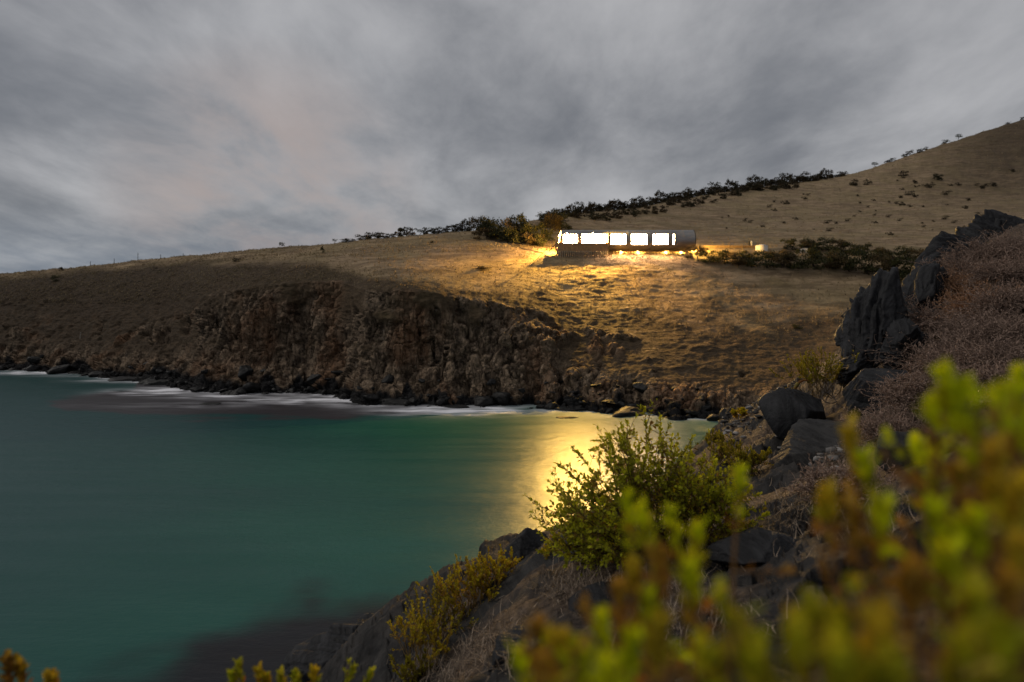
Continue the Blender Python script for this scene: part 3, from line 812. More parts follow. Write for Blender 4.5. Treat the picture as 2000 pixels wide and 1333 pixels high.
# timber edging of the track that curves in to the cabin
pts = [ground_line(x, y) for x, y in ((983, 471), (995, 477), (1008, 482.5), (1022, 487), (1040, 491), (1060, 495))]
mb = MB()
for k in range(len(pts) - 1):
    mb.bar(pts[k] - pts[0] + Vector((0, 0, .05)), pts[k + 1] - pts[0] + Vector((0, 0, .05)), .12, n=6)
te = mb.build('track_edging', M['timber'], None, loc=pts[0])
te['kind'] = 'thing'; tag(te, 'dark curved log edging of the track left of the cabin', 'edging')

# ------------------------------------------------------------------ shrubs and trees
def quads(c, d, s, L, Wd):
    """leaf faces: centre c, long axis d, side s"""
    n = len(c)
    V = np.empty((n, 4, 3))
    V[:, 0] = c - d * L[:, None] * .5; V[:, 1] = c + s * Wd[:, None] * .5
    V[:, 2] = c + d * L[:, None] * .5; V[:, 3] = c - s * Wd[:, None] * .5
    return V.reshape(-1, 3), np.arange(n * 4).reshape(n, 4)
def rdir(rng, n):
    v = rng.normal(size=(n, 3)); return v / np.linalg.norm(v, axis=1, keepdims=True)
def crown_mesh(name, seed, nleaf, leaf, lobes=9, flat=0.62, wind=0.0, cone=0.0, tint=((.022, .028, .012), (.060, .062, .026)), base=.32):
    rng = np.random.default_rng(seed)
    cs, rs = [], []
    for k in range(lobes):
        t = rng.uniform(0, 2 * math.pi); rr = rng.uniform(0, .68) ** .7; z = rng.uniform(base, 1.0)
        if cone: rr *= (1.15 - z)
        cs.append((rr * math.cos(t) + wind * z, rr * math.sin(t), z * flat * 1.5)); rs.append(rng.uniform(.26, .46) * (1.0 if not cone else 1.2 - z))
    cs = np.array(cs); rs = np.array(rs)
    k = rng.integers(0, lobes, nleaf)
    d = rdir(rng, nleaf); d[:, 2] = np.abs(d[:, 2]) * .9 + d[:, 2] * .1
    rad = rs[k] * (rng.uniform(.45, 1.08, nleaf))
    c = cs[k] + d * rad[:, None] * np.array([1, 1, .85])
    V, Fq = quads(c, rdir(rng, nleaf), rdir(rng, nleaf), leaf * rng.uniform(.6, 1.4, nleaf), leaf * rng.uniform(.5, 1.0, nleaf))
    mixv = np.clip(rng.normal(.45, .25, nleaf) + (rng.uniform(-.25, .25, lobes))[k], 0, 1)[:, None]
    col = np.array(tint[0]) * (1 - mixv) + np.array(tint[1]) * mixv
    return mesh_np(name, V, Fq, [M['leaf']], np.repeat(col, 4, 0))
def trunk_mesh(name, seed, h, r, limbs=5, wind=0.0):
    rng = random.Random(seed); mb = MB()
    p = Vector((0, 0, -.15)); prev = p
    for k in range(3):
        q = Vector((wind * h * (k + 1) / 3 * .6 + rng.uniform(-.05, .05), rng.uniform(-.05, .05), h * (k + 1) / 3))
        mb.bar(prev, q, r * (1 - .25 * k), r * (1 - .25 * (k + 1)), 5); prev = q
    for k in range(limbs):
        t = rng.uniform(.25, .95); s = Vector((wind * h * t * .6, 0, h * t)); an = rng.uniform(0, 6.28)
        e = s + Vector((math.cos(an) * rng.uniform(.3, .6), math.sin(an) * rng.uniform(.3, .6), rng.uniform(.15, .45)))
        mb.bar(s, e, r * .45, r * .15, 4)
    return mb.mesh(name, M['bark'])
FARV = []
for k in range(7):
    FARV.append((crown_mesh('crown', 300 + k, 520, .17, 13 + k % 3, (.55, .62, .7)[k % 3], (.25, .1, -.05)[k % 3], base=.05,
                            tint=((.020, .020, .011), (.058, .050, .026)) if k % 2 else ((.026, .020, .012), (.070, .052, .028))),
                 trunk_mesh('trunk', 320 + k, .55, .06, 5, .1)))
NEARV = []
for k in range(6):
    NEARV.append((crown_mesh('crown', 340 + k, 1500, .10, 14, (.55, .65, .6)[k % 3], (.1, 0, -.1)[k % 3], base=.1,
                             tint=((.022, .026, .011), (.075, .070, .024)) if k % 3 else ((.040, .028, .014), (.110, .080, .034))),
                  trunk_mesh('trunk', 360 + k, .45, .055, 6)))
CONE = (crown_mesh('crown', 380, 900, .12, 16, .95, 0, 1.0, base=.05), trunk_mesh('trunk', 381, .9, .06, 4))
THIN = (crown_mesh('crown', 390, 260, .15, 7, .62, .2, base=.55), trunk_mesh('trunk', 391, .95, .045, 8, .1))
TUSS = [crown_mesh('crown', 400 + k, 240, .17, 7, .32, .1, base=.02, tint=((.018, .015, .009), (.050, .040, .022))) for k in range(3)]
def shrub(var, loc, w_, h_, name, label, cat, group=None, sink=.12):
    o = bpy.data.objects.new(name, None); COL.objects.link(o)
    o.location = loc - Vector((0, 0, sink * h_)); o.rotation_euler = (0, 0, random.uniform(-.6, .6) + random.choice((0, 3.14)) * 0)
    sx_ = w_ * .55
    for nm, me in (('crown', var[0]), ('trunk', var[1])):
        c = obj(nm, me, o); c.scale = (sx_, sx_, h_ * .86)
    tag(o, label, cat, group)
    return o
ORD = ['first', 'second', 'third', 'fourth', 'fifth', 'sixth', 'seventh', 'eighth', 'ninth', 'tenth', 'eleventh', 'twelfth', 'thirteenth', 'fourteenth', 'fifteenth', 'sixteenth', 'seventeenth', 'eighteenth', 'nineteenth', 'twentieth']
# scrub band on the ridge above the cabin: two ragged rows
k = 0
px = 1062.0
while px < 1650:
    g, rp = ridge_px(px, random.choice((0, 0, 2, 5)))
    sz = g.y / F
    dens_ = np.interp(px, [1062, 1120, 1300, 1600, 1650], [1.0, 1.0, 1.0, .9, .6])
    h_ = random.choice((9, 12, 14, 17, 20, 25)) * sz * dens_; w_ = random.uniform(18, 34) * sz * dens_
    shrub(FARV[k % 7], g, w_, h_, 'ridge_shrub', 'dark windblown shrub cut out against the sky along the ridge above the cabin' if px < 1360 else 'dark windblown shrub cut out against the sky along the ridge right of the cabin', 'shrub', 'scrub band on the ridge')
    if px < 1560 and random.random() < .75:
        g2 = ground_px(px + random.uniform(-4, 4), rp + random.uniform(5, 20 if px < 1450 else 13), 7.5); sz = g2.y / F
        shrub(FARV[(k + 3) % 7], g2, random.uniform(13, 26) * sz, random.uniform(9, 17) * sz, 'ridge_shrub', 'low dark shrub on the grass just below the ridge scrub', 'shrub', 'scrub band on the ridge')
    px += random.uniform(4.5, 8.5); k += 1
for px, h_, w_, v in ((1708, 11, 16, THIN), (1738, 9, 20, FARV[0]), (1765, 8, 12, FARV[1]), (1778, 9, 16, FARV[2]), (1792, 9, 18, FARV[3]), (1810, 7, 12, FARV[4]), (1848, 8, 14, FARV[5]), (1873, 13, 17, THIN), (1968, 5, 10, FARV[6]), (1997, 6, 10, FARV[2])):
    g, _ = ridge_px(px, 0); sz = g.y / F
    shrub(v, g, w_ * sz, h_ * sz, 'skyline_tree', {1708: 'first spreading tree where the steep right skyline begins', 1873: 'tall lone tree high on the steep right skyline', 1848: 'round bush just below the lone tree on the right skyline', 1968: 'tiny bush near the top of the right skyline', 1997: 'topmost bush at the right edge of the skyline'}.get(px, 'low dark bush in the string along the lower right skyline'), 'tree', 'bushes along the right skyline')
# ragged row left of the cabin on the skyline
row = [(653, 9, 8), (672, 8, 18), (687, 6, 14), (708, 8, 22), (722, 12, 20), (738, 13, 20), (755, 9, 20), (768, 13, 14), (780, 22, 22), (800, 17, 16), (822, 11, 14), (834, 13, 18), (846, 12, 16), (858, 13, 18), (872, 14, 18), (884, 16, 18), (897, 18, 18), (908, 20, 16), (918, 15, 14)]
for k, (px, h_, w_) in enumerate(row):
    g, _ = ridge_px(px, 0); sz = g.y / F
    lab = ORD[k] + ' bush from the left in the ragged skyline row left of the cabin'
    if px == 780: lab = 'tallest round-headed bush of the skyline row left of the cabin'
    if px == 653: lab = 'small upright bush at the left end of the skyline row'
    shrub(THIN if px in (653, 745, 822) else FARV[(k * 3) % 7], g, w_ * 1.45 * sz, h_ * 1.15 * sz, 'skyline_bush', lab, 'shrub', 'skyline row left of the cabin')
# thicket next to the cabin
th = [(938, 463, 42, 34), (958, 464, 38, 40), (975, 468, 42, 40), (1000, 466, 46, 44), (1022, 470, 48, 42), (1042, 474, 44, 36), (950, 468, 26, 40), (985, 473, 30, 44), (1015, 477, 32, 40), (1040, 480, 30, 36), (1055, 482, 22, 24), (1062, 470, 40, 30), (1078, 458, 46, 34), (1095, 449, 36, 34), (1070, 446, 30, 26)]
for k, (px, py, h_, w_) in enumerate(th):
    g = ground_px(px, py, 6.5); sz = g.y / F
    lab = ('%s large bush from the left along the back of the thicket by the cabin' % ORD[k]) if k < 6 else ('%s low bush from the left along the front of the thicket by the cabin' % ORD[k - 6]) if k < 10 else 'upright bush at the right end of the thicket, close to the cabin' if px == 1062 else 'small bush behind the right end of the thicket'
    if px == 938: lab = 'dark bush at the left end of the thicket by the cabin'
    if px == 1055: lab = 'small golden-lit bush at the thicket corner nearest the cabin'
    if px == 1078: lab = 'tall brown bush rising just behind the left end of the cabin'
    if px == 1095: lab = 'brown bush peeping over the roof at the left end of the cabin'
    shrub(NEARV[k % 6], g, w_ * sz * 1.35, h_ * sz * 1.15, 'thicket_bush', lab, 'shrub', 'thicket left of the cabin')
# hedge right of the cabin
hd = [(1362, 506, 26, 34, 0), (1388, 513, 24, 36, 0), (1414, 517, 24, 34, 0), (1440, 521, 26, 36, 0), (1468, 523, 28, 36, 0), (1496, 524, 30, 38, 0), (1526, 525, 34, 42, 0), (1558, 526, 34, 42, 0), (1590, 527, 38, 44, 0), (1624, 528, 40, 46, 0), (1658, 531, 42, 46, 0), (1692, 536, 44, 46, 0), (1726, 542, 46, 46, 0), (1760, 548, 46, 46, 0), (1794, 556, 50, 50, 0),
      (1548, 491, 22, 28, 1), (1572, 489, 22, 28, 1), (1594, 490, 25, 30, 1), (1616, 490, 25, 30, 1), (1640, 492, 26, 30, 1), (1664, 496, 26, 30, 1), (1690, 502, 24, 32, 1), (1716, 507, 26, 32, 1), (1742, 510, 26, 34, 1), (1770, 512, 28, 36, 1), (1798, 516, 32, 36, 1),
      (1432, 506, 14, 24, 2), (1462, 506, 18, 24, 2), (1510, 508, 14, 26, 2), (1536, 506, 20, 28, 2), (1604, 510, 26, 32, 2)]
for k, (px, py, h_, w_, rw) in enumerate(hd):
    g = ground_px(px, py, 5.0); sz = g.y / F
    io = k if rw == 0 else k - 15 if rw == 1 else k - 26
    lab = ORD[io] + (' dark bush from the cabin along the lower edge of the hedge', ' olive bush from the left along the upper edge of the hedge', ' low bush from the left in the middle of the hedge below the white tank')[rw]
    if rw == 0 and px == 1362: lab = 'dark bush directly under the right end of the cabin'
    if rw == 1 and px == 1548: lab = 'leftmost lit bush of the upper hedge edge by the pale box'
    shrub(NEARV[(k * 5 + rw) % 6], g, w_ * sz * 1.4, h_ * sz * (1.25 if rw == 0 else 1.15), 'hedge_bush', lab, 'shrub', 'hedge right of the cabin')
# single plants out on the slope
for px, py, h_, w_, v, nm, lab in ((551, 486, 15, 14, THIN, 'lone_tree', 'lone small tree on the skyline above the cliff'), (629, 496, 14, 14, CONE, 'conical_shrub', 'dark cone-shaped shrub on the grassy brow above the gully'),
                               (118, 529, 9, 11, NEARV[0], 'dark_bush', 'small dark bush on the left skyline'), (108, 549, 12, 16, NEARV[1], 'dark_bush', 'blurred dark bush on the slope below the left skyline'),
                               (1558, 643, 10, 20, NEARV[2], 'low_bush', 'low dark bush alone on the lower right grass slope'), (940, 527, 8, 46, NEARV[3], 'low_bush', 'wide flat dark bush on the lit slope left of the cabin'),
                               (1239, 546, 7, 5, CONE, 'tiny_shrub', 'tiny upright shrub on the lit grass below the cabin'), (462, 512, 8, 18, FARV[2], 'low_bush', 'low brown bush on the brow above the cliff'),
                               (1049, 489, 4, 4, CONE, 'tiny_shrub', 'tiny dark shrub on the bright patch left of the cabin'), (842, 475, 5, 10, FARV[3], 'low_bush', 'small low bush on the grass below the skyline row'),
                               (1830, 352, 15, 22, FARV[1], 'hill_bush', 'largest dark bush on the upper right hillside'), (1672, 364, 15, 24, FARV[4], 'hill_bush', 'round brown bush just right of the scrub band end'),
                               (1695, 362, 10, 16, FARV[5], 'hill_bush', 'second brown bush right of the scrub band end'), (1920, 368, 10, 14, FARV[0], 'hill_bush', 'spiky dark bush on the right hillside near the near rocks'), (1764, 345, 10, 20, FARV[2], 'hill_bush', 'dark bush between the scrub band and the largest hill bush')):
    g = ground_px(px, py, 5.5); sz = g.y / F
    shrub(v, g, w_ * sz, h_ * sz, nm, lab, 'tree' if nm == 'lone_tree' else 'shrub')
# dark cushions dotted over the right hillside
for k in range(95):
    px = random.uniform(1380, 1990); py = random.uniform(338, 462)
    if py < np.interp(px, [1380, 1640, 2000], [415, 362, 300]): continue
    g = ground_px(px, py, 7.0); sz = g.y / F
    s_ = random.choice((.5, .7, .7, 1, 1, 1.4)) * np.interp(py, [338, 462], [1.0, .75])
    o = bpy.data.objects.new('cushion_shrub', None); COL.objects.link(o); o.location = g; o.rotation_euler = (0, 0, random.uniform(-.5, .5))
    c = obj('crown', TUSS[k % 3], o); c.scale = (9 * sz * s_, 6 * sz * s_, 10 * sz * s_)
    tag(o, 'small dark cushion shrub dotted over the dry right hillside', 'shrub', 'cushion shrubs on the right hillside')
# fence posts on the left skyline
for k, (px, ht) in enumerate(((176, 8), (224, 9), (269.5, 14), (314.5, 7), (358, 5))):
    g, _ = ridge_px(px, 0); sz = g.y / F
    o = bpy.data.objects.new('fence_post', None); COL.objects.link(o); o.location = g
    mb = MB(); mb.bar((0, 0, -.4), (.02, 0, ht * sz), .07, .06, 7); mb.build('shaft', M['post'], o)
    mb = MB(); mb.bar((.02, 0, ht * sz + .001), (.02, 0, ht * sz + .05), .075, .04, 7); mb.build('cap', M['post'], o)
    tag(o, ('leftmost fence post on the left skyline', 'second fence post from the left on the skyline', 'tallest fence post on the left skyline', 'fourth fence post from the left on the skyline', 'shortest, rightmost fence post on the left skyline')[k], 'fence post', 'fence posts on the left skyline')
g = ground_px(157, 661, 3.0)
o = obj('driftwood_stick', None, loc=g); tag(o, 'short pale stick standing on the dark left slope', 'stick')
mb = MB(); mb.bar((-.05, 0, -.2), (.22, -.1, 1.15), .07, .05, 6); mb.build('shaft', M['driftwood'], o)
mb = MB(); mb.bar((.22, -.1, 1.14), (.30, -.12, 1.30), .05, .02, 6); mb.build('tip', M['driftwood'], o)

# dry grass tufts over the far slope: nobody could count them
rng = np.random.default_rng(5)
r0, r1 = int(np.searchsorted(ts, 5.2)), int(np.searchsorted(ts, 10.95))
nt_ = 34000
ri = rng.integers(r0, r1, nt_); ci = rng.integers(60, nc - 60, nt_)
base = TER[ri, ci]
keep = (rock.reshape(nr, nc)[ri, ci] < .3) & (rng.uniform(size=nt_) < .35 + .8 * (fbm(base / 4.0, 3, 501) + .25))
base = base[keep] + rng.normal(size=(keep.sum(), 3)) * np.array([.2, .2, 0])
nb_ = 4
bb = np.repeat(base, nb_, 0) + np.concatenate([rng.normal(size=(len(base) * nb_, 2)) * .10, np.zeros((len(base) * nb_, 1))], 1)
hgt = rng.uniform(.10, .30, len(bb)) * np.interp(bb[:, 1], [90, 150, 320], [1, 1.2, 2.0]); wd = hgt * .28
lean = rng.normal(size=(len(bb), 3)) * .4; lean[:, 2] = 1; lean /= np.linalg.norm(lean, axis=1, keepdims=True)
sd = rdir(rng, len(bb)); sd[:, 2] = 0
V = np.empty((len(bb), 3, 3)); V[:, 0] = bb - sd * wd[:, None] - np.array([0, 0, .05]); V[:, 1] = bb + sd * wd[:, None] - np.array([0, 0, .05]); V[:, 2] = bb + lean * hgt[:, None]
mx = rng.uniform(size=(len(bb), 1)); cg = np.array([.13, .095, .048]) * (1 - mx) + np.array([.34, .26, .15]) * mx
o = obj('dry_grass', mesh_np('dry_grass', V.reshape(-1, 3), np.arange(len(bb) * 3).reshape(-1, 3), [M['dry']], np.repeat(cg, 3, 0)))
tag(o, 'short dry straw-coloured grass tufts over the hillside', 'grass', kind='stuff')
#@@PART3
# ------------------------------------------------------------------ boulders
import bmesh
def ico(sub):
    bm = bmesh.new(); bmesh.ops.create_icosphere(bm, subdivisions=sub, radius=1.0)
    V = np.array([v.co[:] for v in bm.verts]); Fc = np.array([[v.index for v in f.verts] for f in bm.faces]); bm.free()
    return V, Fc
ICO5, ICO3 = ico(6), ico(4)
def boulder_mesh(name, seed, mat, ext, ico_=None, nplanes=16, strata=1.0, extra=()):
    """a convex block cut by random planes, then broken up by strata and chips; ext = half sizes"""
    V, Fc = ico_ or ICO5
    rng = np.random.default_rng(seed)
    n = rdir(rng, nplanes); d = rng.uniform(.62, .95, nplanes)
    if len(extra):
        n = np.concatenate([n, np.array([e[0] for e in extra]) / np.linalg.norm([e[0] for e in extra], axis=1, keepdims=True)]); d = np.concatenate([d, [e[1] for e in extra]])
    dots = V @ n.T
    r = np.where(dots > .05, d / np.maximum(dots, .05), 9).min(1)
    r = np.minimum(r, 1.25)
    p = V * r[:, None] * np.array(ext)
    sc_ = float(np.mean(ext))
    ax = rdir(rng, 1)[0]; ax[2] *= .5; ax /= np.linalg.norm(ax)
    u = np.cross(ax, [0, 0, 1]); u /= np.linalg.norm(u); v = np.cross(ax, u)
    loc = np.stack([p @ ax, p @ u, p @ v], 1)
    wv_ = np.stack([fbm(p / sc_ * 1.5 + seed, 3, 7)] * 3, 1) * .3
    s1, e1_ = planes(loc / sc_ / np.array([.15, 2.2, 1.6]) + wv_, seed + 1, .5)
    s2, e2_ = planes(loc / sc_ / np.array([.09, .7, .5]) + wv_, seed + 2, .6)
    s3 = fbm(p / sc_ * 9, 3, seed + 3)
    off = sc_ * strata * (.042 * s1 + .013 * s2 + .008 * s3 - .022 * (1 - smooth(e1_, 0, .15)))
    p = p + V * off[:, None]
    return mesh_np(name, p, Fc, [mat], None, False)
def boulder(name, cx, cy, Y, wp, hp, dep, seed, mat, label, rot=(0, 0, 0), strata=1.0, extra=(), np_=16, cat='rock'):
    k = Y / F
    ext = (wp / 2 * k, dep * wp / 2 * k, hp / 2 * k)
    o = obj(name, boulder_mesh(name, seed, mat, ext, None, np_, strata, extra), None, P(cx, cy, Y), tuple(R(a) for a in rot))
    tag(o, label, cat)
    return o
SL, SL2 = M['slate'], M['slate2']
boulder('boulder', 1718, 640, 9.6, 150, 190, 1.0, 11, SL, 'tall black upright boulder with pointed top on the right slope', (0, 30, 10), 2.3, (((-.9, -.3, .1), .80), ((.5, -.6, .55), .55)))
boulder('boulder', 1800, 612, 10.6, 120, 160, 1.0, 12, SL, 'black fissured rock leaning behind the tall pointed boulder', (0, 34, 0), 2.3, (((.3, -.7, .5), .6),))
boulder('boulder', 1868, 522, 12.3, 190, 150, .8, 13, SL, 'grey-black slab ridge on the skyline at upper right', (0, -22, 15), 2.2, (((0, -.7, .6), .6),))
boulder('boulder', 1940, 478, 13.2, 150, 130, .8, 14, SL, 'highest slab of the rock ridge at the right edge', (0, -26, 0), 2.2, (((0, -.7, .6), .6),))
boulder('boulder', 1716, 772, 8.3, 165, 150, 1.0, 15, SL, 'black block with a smooth flat grey top below the tall boulder', (0, -14, 0), .7, (((.05, -.15, 1), .62), ((-.8, -.5, 0), .7), ((.3, -.9, -.1), .7)), 9)
boulder('boulder', 1560, 815, 9.2, 135, 125, 1.0, 16, SL, 'smooth rounded black boulder overhanging the flat slab', (0, 8, 0), .5, (((.2, -.2, 1), .72),))
boulder('boulder', 1600, 885, 7.5, 190, 120, 1.1, 17, SL2, 'flat grey slab littered with chips below the rounded boulder', (0, -24, 0), .6, (((0, -.2, 1), .5),))
boulder('boulder', 1010, 1225, 4.9, 470, 150, .55, 18, SL2, 'long smooth grey rock slab running down beside the golden plants', (0, -34, 12), .35, (((0, -.25, 1), .45),), 10)
boulder('boulder', 690, 1285, 9.4, 235, 130, .9, 19, SL, 'low black jagged rock above the water at bottom left', (0, -18, 0), 1.5)
boulder('boulder', 775, 1235, 9.8, 95, 80, .9, 20, SL, 'small black rock on top of the jagged rock at bottom left', (0, -22, 0), 1.6)
boulder('boulder', 1035, 1085, 6.1, 135, 85, .8, 21, SL, 'black rounded rock edge against the water left of the big bush', (0, -28, 0), .8)
boulder('boulder', 1480, 1075, 4.2, 190, 90, .9, 22, SL, 'low black rock in front of the big bush', (0, -8, 0), .6)
boulder('boulder', 1030, 1290, 3.5, 150, 130, .8, 23, SL, 'dark rock beside the long slab at the bottom of the frame', (0, -30, 0), .8)
boulder('boulder', 1180, 1210, 3.9, 170, 90, .9, 24, SL, 'dark rock under the blurred foreground sprigs', (0, -20, 0), .8)
boulder('boulder', 1240, 1075, 4.9, 150, 90, 1.0, 25, SL, 'shadowed black rock under the left side of the big bush', (0, -16, 0), .8)
boulder('boulder', 1800, 900, 5.2, 150, 120, .9, 26, SL2, 'grey rock half hidden behind the blurred sprigs at right', (0, -20, 0), .8)
boulder('boulder', 1768, 690, 9.0, 110, 110, .9, 27, SL, 'broken black rock wedged between the tall boulder and the dry brush', (0, 20, 0), 2.0)
boulder('boulder', 1672, 725, 9.4, 90, 80, .9, 28, SL, 'small jagged black rock at the left foot of the tall boulder', (0, 26, 0), 2.0)
# shoreline rocks under the far cliff
SHV = [boulder_mesh('shore_rock', 700 + k, M['shore'], (1, .8, .62), ICO3, 12, 1.6) for k in range(7)]
SHF = [boulder_mesh('shore_rock', 720 + k, M['shore'], (1, .55, .22), ICO3, 12, 1.6) for k in range(3)]
k = 0
for px in np.arange(-20, 1420, 9.5):
    pxx = px + random.uniform(-5, 5)
    c = int(np.argmin(np.abs(cols_px - pxx)))
    col = TER[:, c]; r0 = int(np.searchsorted(ts, 1.2)); r1 = int(np.searchsorted(ts, 4.2))
    zz = random.choice((-.1, .2, .5, 1.0, 2.0, 3.0))
    r = r0 + int(np.argmin(np.abs(col[r0:r1, 2] - zz)))
    g = Vector(col[r]); s_ = min(2.4, max(.28, random.lognormvariate(-.35, .6))) * (1.0 if zz < 1 else .75)
    o = obj('shore_rock', SHV[k % 7] if k % 4 else SHF[k % 3], None, g + Vector((0, -.3 * s_, 0)), (random.uniform(-.3, .3), random.uniform(-.3, .3), random.uniform(0, 6.28)), (s_, s_, s_ * random.uniform(.7, 1.2)))
    tag(o, 'dark wet rock at the foot of the left brown slope' if pxx < 370 else 'dark wet rock at the foot of the rocky cliff' if pxx < 1000 else 'dark wet rock at the cove shore near the golden reflection', 'rock', 'rocks along the foot of the far cliff')
    k += 1
for px, py, wp, hp, lab in ((404, 791, 46, 5, 'thin flat dark reef rock awash off the cliff point'), (250, 744, 110, 12, 'low black reef tongue reaching out from the left rocks'), (310, 752, 90, 18, 'black reef ledge behind the low reef tongue'), (390, 762, 80, 14, 'black ledge with white wash at its left side'),
                            (770, 790, 110, 20, 'broad black ledge at the foot of the cliff centre'), (885, 797, 56, 7, 'flat dark rock awash off the centre ledge'), (1105, 818, 50, 5, 'thin flat rock lying in the golden reflection'), (1200, 807, 70, 7, 'black ledge at the head of the golden reflection'), (1110, 803, 60, 12, 'low black ledge left of the golden reflection head'), (1330, 812, 90, 16, 'black shore ledge behind the big bush')):
    Y = CAM_H * F / (py - HOR); sz = Y / F
    o = obj('reef_rock', SHF[int(px) % 3], None, (( px - 1000) / F * Y, Y + .5, hp * sz * .1), (0, 0, random.uniform(-.12, .12)), (wp * sz / 2, wp * sz / 2 * .7, hp * sz / 2 / .22))
    tag(o, lab, 'rock')

# ------------------------------------------------------------------ plants of the near slope
GREEN = dict(tip=(.42, .42, .02), mid=(.23, .23, .016), low=(.17, .10, .024), stem=(.070, .045, .022))
GOLD = dict(tip=(.46, .38, .016), mid=(.36, .23, .018), low=(.22, .12, .030), stem=(.24, .155, .050))
LIME = dict(tip=(.50, .55, .006), mid=(.26, .30, .008), low=(.28, .115, .016), stem=(.16, .085, .030))
OLIVE = dict(tip=(.30, .26, .018), mid=(.19, .15, .018), low=(.13, .08, .03), stem=(.12, .08, .035))
def stem_path(rng, p0, d0, L, up=.25, nseg=6, wig=.10):
    p = np.array(p0, float); d = np.array(d0, float); d /= np.linalg.norm(d)
    pts_ = [p.copy()]
    for k in range(nseg):
        d = d + np.array([0, 0, up / nseg]) + rng.normal(size=3) * wig; d /= np.linalg.norm(d)
        p = p + d * L / nseg; pts_.append(p.copy())
    return np.array(pts_)
def tube(pts_, r0, r1, ns=4):
    n = len(pts_); d = np.gradient(pts_, axis=0); d /= np.linalg.norm(d, axis=1, keepdims=True) + 1e-12
    ref = np.array([.3, .9, .1]); u = np.cross(d, ref); u /= np.linalg.norm(u, axis=1, keepdims=True) + 1e-12; v = np.cross(d, u)
    rr = np.linspace(r0, r1, n)[:, None]
    rings = [pts_ + (u * math.cos(2 * math.pi * k / ns) + v * math.sin(2 * math.pi * k / ns)) * rr for k in range(ns)]
    V = np.stack(rings, 1).reshape(-1, 3)
    fs = []
    for i in range(n - 1):
        for k in range(ns):
            fs.append((i * ns + k, i * ns + (k + 1) % ns, (i + 1) * ns + (k + 1) % ns, (i + 1) * ns + k))
    return V, np.array(fs)
def leaf_set(rng, pts_, n, t0, L, pal, fat=.42, spread=.9, power=.6):
    """leaves spiralling round a stem, denser to the tip; each is a folded, slightly cupped blade"""
    t = t0 + (1 - t0) * np.sort(rng.uniform(0, 1, n)) ** power
    idx = t * (len(pts_) - 1); i0 = np.clip(idx.astype(int), 0, len(pts_) - 2); f = (idx - i0)[:, None]
    b = pts_[i0] * (1 - f) + pts_[i0 + 1] * f
    ax = pts_[i0 + 1] - pts_[i0]; ax /= np.linalg.norm(ax, axis=1, keepdims=True)
    ph = np.arange(n) * 2.39996 + rng.uniform(-.5, .5, n)
    ref = np.array([.21, .93, .3]); u = np.cross(ax, ref); u /= np.linalg.norm(u, axis=1, keepdims=True); v = np.cross(ax, u)
    outv = u * np.cos(ph)[:, None] + v * np.sin(ph)[:, None]
    tiltv = (spread * (1.25 - .75 * t))[:, None] + rng.normal(size=(n, 1)) * .12
    d = outv * np.sin(tiltv) + ax * np.cos(tiltv); side = np.cross(d, ax); side /= np.linalg.norm(side, axis=1, keepdims=True) + 1e-9
    nn = np.cross(side, d)
    LL = (L * rng.uniform(.65, 1.25, n) * (1.1 - .3 * t))[:, None]; W = LL * fat
    V = np.stack([b, b + d * LL * .55 + side * W * .5 + nn * W * .16, b + d * LL * .88 + side * W * .36 + nn * W * .1, b + d * LL, b + d * LL * .88 - side * W * .36 + nn * W * .1, b + d * LL * .55 - side * W * .5 + nn * W * .16, b + d * LL * .6 - nn * W * .08], 1)
    tri = np.array([(0, 1, 6), (1, 2, 6), (2, 3, 6), (3, 4, 6), (4, 5, 6), (5, 0, 6)])
    Fc = (np.arange(n)[:, None, None] * 7 + tri[None]).reshape(-1, 3)
    tm = t + rng.normal(size=n) * .10
    a = smooth(tm, t0 + (1 - t0) * .05, t0 + (1 - t0) * .45)[:, None]; c2 = smooth(tm, .62, .98)[:, None]
    col = np.array(pal['low']) * (1 - a) + np.array(pal['mid']) * a
    col = col * (1 - c2) + np.array(pal['tip']) * c2
    col = col * rng.uniform(.7, 1.3, (n, 1))
    return V.reshape(-1, 3), Fc, np.repeat(col, 7, 0)
def merge(lst):
    Vs, Fs, Cs, b = [], [], [], 0
    for V, Fc, C in lst:
        Vs.append(V); Fs.append(Fc + b); Cs.append(C); b += len(V)
    return np.concatenate(Vs), np.concatenate(Fs), np.concatenate(Cs)
